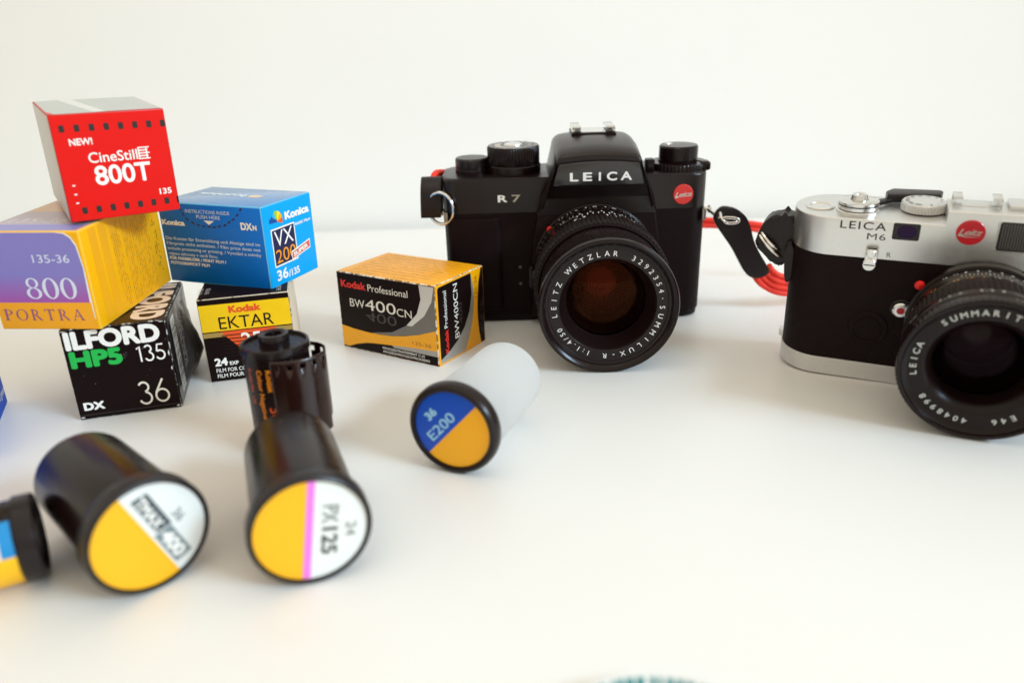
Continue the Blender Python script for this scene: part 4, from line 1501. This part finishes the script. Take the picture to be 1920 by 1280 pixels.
fbn = frame((-27.3, 0.3, 33.1), (1, 0, 0), (0, 0, 1))
g.lathe([(3.9, 0.2), (3.6, 0.5), (3.3, 0.3)], M_ENG, fbn, 40)
g.lathe([(0, 2.2), (2.5, 2.2), (3.05, 1.7), (3.1, 0.2)], M_SCHR2, fbn, 40)
g.lathe([(0, 2.4), (1.35, 2.4), (1.5, 2.1)], mat("button_red", "B0101C", 0.3), fbn, 32)
g.build("lens_release", rf)
g = G()
g.lathe([(0, 5.6), (1.0, 5.4), (1.7, 4.9), (1.8, 4.2)], M_DOT, frame((-22.6, 0, 45.6), (1, 0, 0), (0, 0, 1)), 24)
g.build("mount_dot", rf)
# lens
LZ2 = 31.4
BX = frame((-1.5, 0, LZ2), (1, 0, 0), (0, 0, 1)) @ Matrix.Diagonal((0.972, 0.972, 1.03, 1))
g = G()
g.lathe([(0, 1.0), (24.6, 1.0), (25.0, 1.6), (25.0, 5.0), (24.0, 5.4)], M_ANO, BX, 96)
g.lathe([(0, 5), (23.5, 5.2), (23.8, 5.6), (23.8, 12.4)], mat("brown_black_anodised", (0.022, 0.016, 0.013), 0.35), BX, 96)
for k in range(15):
    an = 112 - k * 3.1
    wrap(g, BX, 23.8, an - 0.22, an + 0.22, 9.2 if k % 2 else 8.4, 11.6, M_LW if k == 7 else M_LG, 0.08)
for k, tx in enumerate(("16", "11", "8", "4", "2", "4", "8", "11", "16")):
    g.barrel(BX, tx, 23.8, 7.0, 127 - k * 9.2, 1.1, M_LW, step=-2.6, lift=0.1)
lens2 = g.build("lens", rf)
g = G()
g.lathe([(23, 12.4), (24.6, 12.6), (24.8, 13.0), (24.8, 17.0), (24.6, 17.4)], M_ANO, BX, 96)
for tx, an in (("70", 137), ("30", 118), ("15", 108), ("7", 96)):
    g.barrel(BX, tx, 24.8, 15.0, an, 1.3, mat("scale_amber", "B98A3A", 0.5), step=-3.2, lift=0.1)
for tx, an in (("10", 88), ("5", 76), ("3", 68)):
    g.barrel(BX, tx, 24.8, 15.0, an, 1.2, M_LG, step=-3.2, lift=0.1)
g.lathe([(24.6, 17.4), (25.8, 17.6), (25.9, 18.0), (25.9, 27.0), (25.7, 27.4), (24.8, 27.6)], M_RUB, BX, knurl=(78, 0.5, 1, 4))
g.build("focus_ring", lens2)
g = G()
g.lathe([(24.6, 27.6), (25.6, 27.8), (26.2, 28.6), (26.6, 33.0), (26.3, 33.6), (25.8, 34)], M_ANO, BX, 96)
for k, tx in enumerate(("2.5", "4", "5.6", "8", "11", "16", "22")):
    g.barrel(BX, tx, 26.5, 31.2, 128 - k * 14, 1.5, M_LG, step=-3.4, lift=0.12)
g.build("aperture_ring", lens2)
g = G()
g.lathe([(25.6, 34.0), (26.4, 34.4), (26.9, 35.4), (27.3, 37.0), (27.3, 40.0), (26.9, 40.8), (26.2, 41.0), (25.6, 40.7), (25.2, 39.6), (24.8, 38.8)], M_ANO, BX, knurl=(90, 0.18, 3, 4))
g.build("front_rim", lens2)
g = G()
g.lathe([(25.3, 40.0), (23.5, 38.3), (23.2, 38.2), (18.7, 38.0), (18.3, 37.8), (16.0, 35.4), (15.7, 34.6), (15.5, 32.0), (15.3, 29.0)], mat("name_ring_black", (0.0095, 0.0044, 0.0044), 0.30, spec=0.22), BX, 128)
FN = frame((-1.5, -39.35, LZ2), (1, 0, 0), (0, 0, 1))
for txt, a0, st in (("LEICA", 193, -7.7), ("SUMMARIT-M", 132, -8.55), ("E46", -54, -8.0), ("4048998", -95, -7.5)):
    g.ringtext(FN, txt, 20.9, a0, st, 2.15, mat("engraving_pale", "CBD0CE", 0.5), bold=0.02, w=0.16)
g.build("name_ring", lens2)
lens_stack(lens2, BX, 30.6, 15.3, (element("violet_coating", "9A7A90", 0.008), mat("dull_coated_glass", (0.010, 0.0045, 0.0045), 0.12, spec=0.15)), mat("dark_tube", (0.0085, 0.0038, 0.0038), 0.5, spec=0.1))

# ------------------------------------------------------------------ straps (built in the reflex camera's own axes, then set in the world)
SLR_M = Matrix.Translation((43.3, 377.0, 0.5)) @ rot3(-1.1, 2.2, 0)
RF_M = Matrix.Translation((178.5, 274.0, 0.0)) @ rot3(-26.0, 6.1, 0.8)
M_STR = mat("black_strap_leather", (0.0125, 0.007, 0.007), 0.40, spec=0.3, bump=0.25, bscale=700)
M_CORD = mat("red_strap_cord", "F23218", 0.6, vary=0.12, vscale=900, bump=0.4, bscale=1400)
M_RING = mat("split_ring_steel", (0.80, 0.76, 0.72), 0.15, metal=1.0)


def unproject(px, py, M, axis_y):
    """point of the photograph on the plane y = axis_y of frame M (used once to trace the tab outlines to real size)"""
    dx, dy = px - 960, -(py - 640)
    u = math.cos(ROLL) * dx + math.sin(ROLL) * dy
    v = -math.sin(ROLL) * dx + math.cos(ROLL) * dy
    d = rt0 * (u / FPX) + up0 * (v / FPX) + fw
    Mi = M.inverted()
    o = Mi @ Vector((0, 0, CAM_H))
    dd = Mi.to_3x3() @ d
    k = (axis_y - o.y) / dd.y
    p = o + dd * k
    return p.x, p.z


def z5(x, y):
    return 1280 + x * 0.1719, 340 + y * 0.1719


def smoothpoly(P, n=4):
    P = [Vector((x, y, 0)) for x, y in P]
    N = len(P)
    out = []
    for i in range(N):
        a, b, c, d = P[i - 1], P[i], P[(i + 1) % N], P[(i + 2) % N]
        for k in range(n):
            s = k / n
            q = 0.5 * ((2 * b) + (c - a) * s + (2 * a - 5 * b + 4 * c - d) * s * s + (3 * b - a - 3 * c + d) * s ** 3)
            out.append((q.x, q.y))
    return out


def ccw(P):
    return P if sum(P[i - 1][0] * P[i][1] - P[i][0] * P[i - 1][1] for i in range(len(P))) > 0 else P[::-1]


def strands(g, pts, n, gap, r, m, side=Vector((0, 0, 1))):
    P = catmull(pts, 10)
    for k in range(n):
        o = (k - (n - 1) / 2) * gap
        Q = []
        for i, p in enumerate(P):
            t = (P[min(i + 1, len(P) - 1)] - P[max(i - 1, 0)]).normalized()
            s = (side - t * side.dot(t)).normalized()
            Q.append(p + s * o + t.cross(s) * (0.5 * math.sin(i * 0.35 + k)))
        g.tube(Q, r, m, seg=10)


strap = thing("camera_strap", "red cord strap with black leather tabs, hooked to the black camera by two rings", "camera strap", SLR_M, "red cord camera straps")
# left tab: an inverted U of leather
g = G()
w0, w1 = -86.6, -76.6
path = [(16, 55), (16.4, 60), (15.5, 68), (12.5, 72.0), (9.5, 73.2), (6.5, 71.8), (3.6, 68.0), (2.4, 61), (2.6, 55.3)]
P = catmull([(0, y, z) for y, z in path], 6)
vs, fs = [], []
for i, p in enumerate(P):
    t = (P[min(i + 1, len(P) - 1)] - P[max(i - 1, 0)]).normalized()
    nrm = Vector((0, t.z, -t.y)) * 0.9
    for x, s_ in ((w0, -1), (w0 + 0.5, -1.15), (w1 - 0.5, -1.15), (w1, -1), (w1, 1), (w1 - 0.5, 1.15), (w0 + 0.5, 1.15), (w0, 1)):
        vs.append((x + 0.8 * (p.z - 60) / 10 * 0.5, p.y + nrm.y * s_, p.z + nrm.z * s_))
for i in range(len(P) - 1):
    for k in range(8):
        fs.append((i * 8 + k, i * 8 + (k + 1) % 8, (i + 1) * 8 + (k + 1) % 8, (i + 1) * 8 + k))
fs.append(tuple(range(8)))
fs.append(tuple((len(P) - 1) * 8 + k for k in range(8))[::-1])
g.add(vs, [q[::-1] for q in fs], M_STR)
g.build("leather_tab", strap)
g = G()
cxr, czr, cyr = -76.6, 60.0, 0.2
for dy in (0.0, 1.3):
    g.tube([(cxr + 6.6 * math.cos(2 * PI * k / 40), cyr + dy - 3.4 * math.cos(2 * PI * k / 40), czr + 7.9 * math.sin(2 * PI * k / 40)) for k in range(40)], 0.68, M_RING, closed=True, seg=10)
g.build("split_ring", strap)
# right tab
g = G()
pts = [z5(*p) for p in [(345, 440), (352, 350), (440, 272), (600, 308), (690, 390), (735, 500), (770, 640), (830, 770), (895, 880), (940, 965), (925, 1005), (840, 1040), (745, 1045), (670, 980), (600, 850), (530, 720), (440, 590)]]
pl = ccw(smoothpoly([unproject(x, y, SLR_M, 6.0) for x, y in pts], 3))
g.prism(pl, -8.0, -4.6, M_STR, 0.9, 3, M=Mx)
g.build("leather_tab", strap)
g = G()
q = [unproject(*z5(*p), SLR_M, 3.4) for p in ((325, 345), (440, 430), (500, 455), (580, 450), (610, 425), (560, 400), (470, 395), (420, 400))]
pp = catmull([(XR + 3.2, 10.5, 53.6)] + [(x, 3.4, z) for x, z in q[1:]] + [(62.5, 6.5, 54.8)], 5)
g.tube(pp, 0.85, M_RING, seg=10)
g.build("split_ring", strap)
g = G()
strands(g, [(87.6, 8.0, 21.0), (91.0, 8, 17.0), (97, 8, 13.6), (105, 8, 12.4), (115, 9, 13.5), (132, 14, 11.0), (150, 24, 5.5), (166, 36, 4.6)], 4, 2.9, 1.55, M_CORD)
g.build("red_cord", strap)
g = G()
strands(g, [(-81, 14.5, 70.5), (-78.5, 20, 72.6), (-70, 44, 66), (-52, 66, 48), (-20, 76, 36), (20, 74, 32), (58, 66, 33.0), (90, 62, 31.5), (108, 62, 27.5), (130, 60, 16.0), (152, 52, 6.0)], 2, 3.1, 1.6, M_CORD)
g.build("red_cord", strap)

strap2 = thing("camera_strap", "short black leather strap tab with a double steel ring, hanging from the silver camera", "camera strap", RF_M, "red cord camera straps")
g = G()
pts = [z5(*p) for p in [(806, 660), (818, 590), (870, 470), (940, 385), (1030, 342), (1130, 352), (1240, 372), (1250, 560), (1225, 780), (1150, 780), (1110, 880), (1060, 890), (1000, 870), (900, 760)]]
pl = ccw(smoothpoly([unproject(x, y, RF_M, 17.0) for x, y in pts], 3))
g.prism(pl, -22.5, -13.0, M_STR, 1.8, 4, M=Mx)
pts = [z5(*p) for p in [(1125, 700), (1190, 640), (1215, 760), (1195, 950), (1180, 1045), (1147, 1088), (1115, 1060), (1112, 900)]]
pl = ccw(smoothpoly([unproject(x, y, RF_M, 12.0) for x, y in pts], 3))
g.prism(pl, -13.0, -10.2, M_STR, 0.7, 3, M=Mx)
g.build("leather_tab", strap2)
g = G()
for (a_, b_) in (((848, 562), (1062, 775)), ((824, 590), (1075, 850))):
    x0, z0_ = unproject(*z5(*a_), RF_M, 11.4)
    x1, z1_ = unproject(*z5(*b_), RF_M, 11.4)
    c = Vector(((x0 + x1) / 2, 15.4, (z0_ + z1_) / 2))
    d = Vector(((x1 - x0) / 2, 0, (z1_ - z0_) / 2))
    g.tube([c + d * math.cos(2 * PI * k / 36) + Vector((0, -4.6, 0)) * math.sin(2 * PI * k / 36) for k in range(36)], 0.72, M_RING, closed=True, seg=10)
g.build("split_ring", strap2)

# ------------------------------------------------------------------ dish at the bottom edge
M_DISH = mat("white_glaze", (0.78, 0.79, 0.77), 0.2, spec=0.5)
M_DTEAL = mat("teal_glaze", "1E7F80", 0.25)
dish = thing("dish", "white dish with a teal pattern on its rim, just showing at the bottom edge", "dish", Matrix.Translation((26, 100.2, 0)) @ Matrix.Scale(0.63, 4))
g = G()
g.lathe([(0, 2.2), (34, 2.2), (40, 3.2), (45, 7.4), (45.6, 8.0), (46, 7.6), (41, 1.6), (36, 0.0), (0, 0.0)], M_DISH, Z0, 128)
rg = random.Random(5)
an = 40.0
while an < 140:
    w_ = rg.uniform(1.8, 4.2)
    for side_ in (0,):
        vs = []
        for i in range(6):
            tt = rad(an + w_ * i / 5)
            for r, h in ((40.3, 3.55), (45.0, 7.5)):
                vs.append((r * math.cos(tt), r * math.sin(tt), h + 0.06))
        g.add(vs, [(2 * i, 2 * i + 2, 2 * i + 3, 2 * i + 1) for i in range(5)], M_DTEAL)
    an += w_ + rg.uniform(0.8, 2.6)
g.build("bowl", dish)
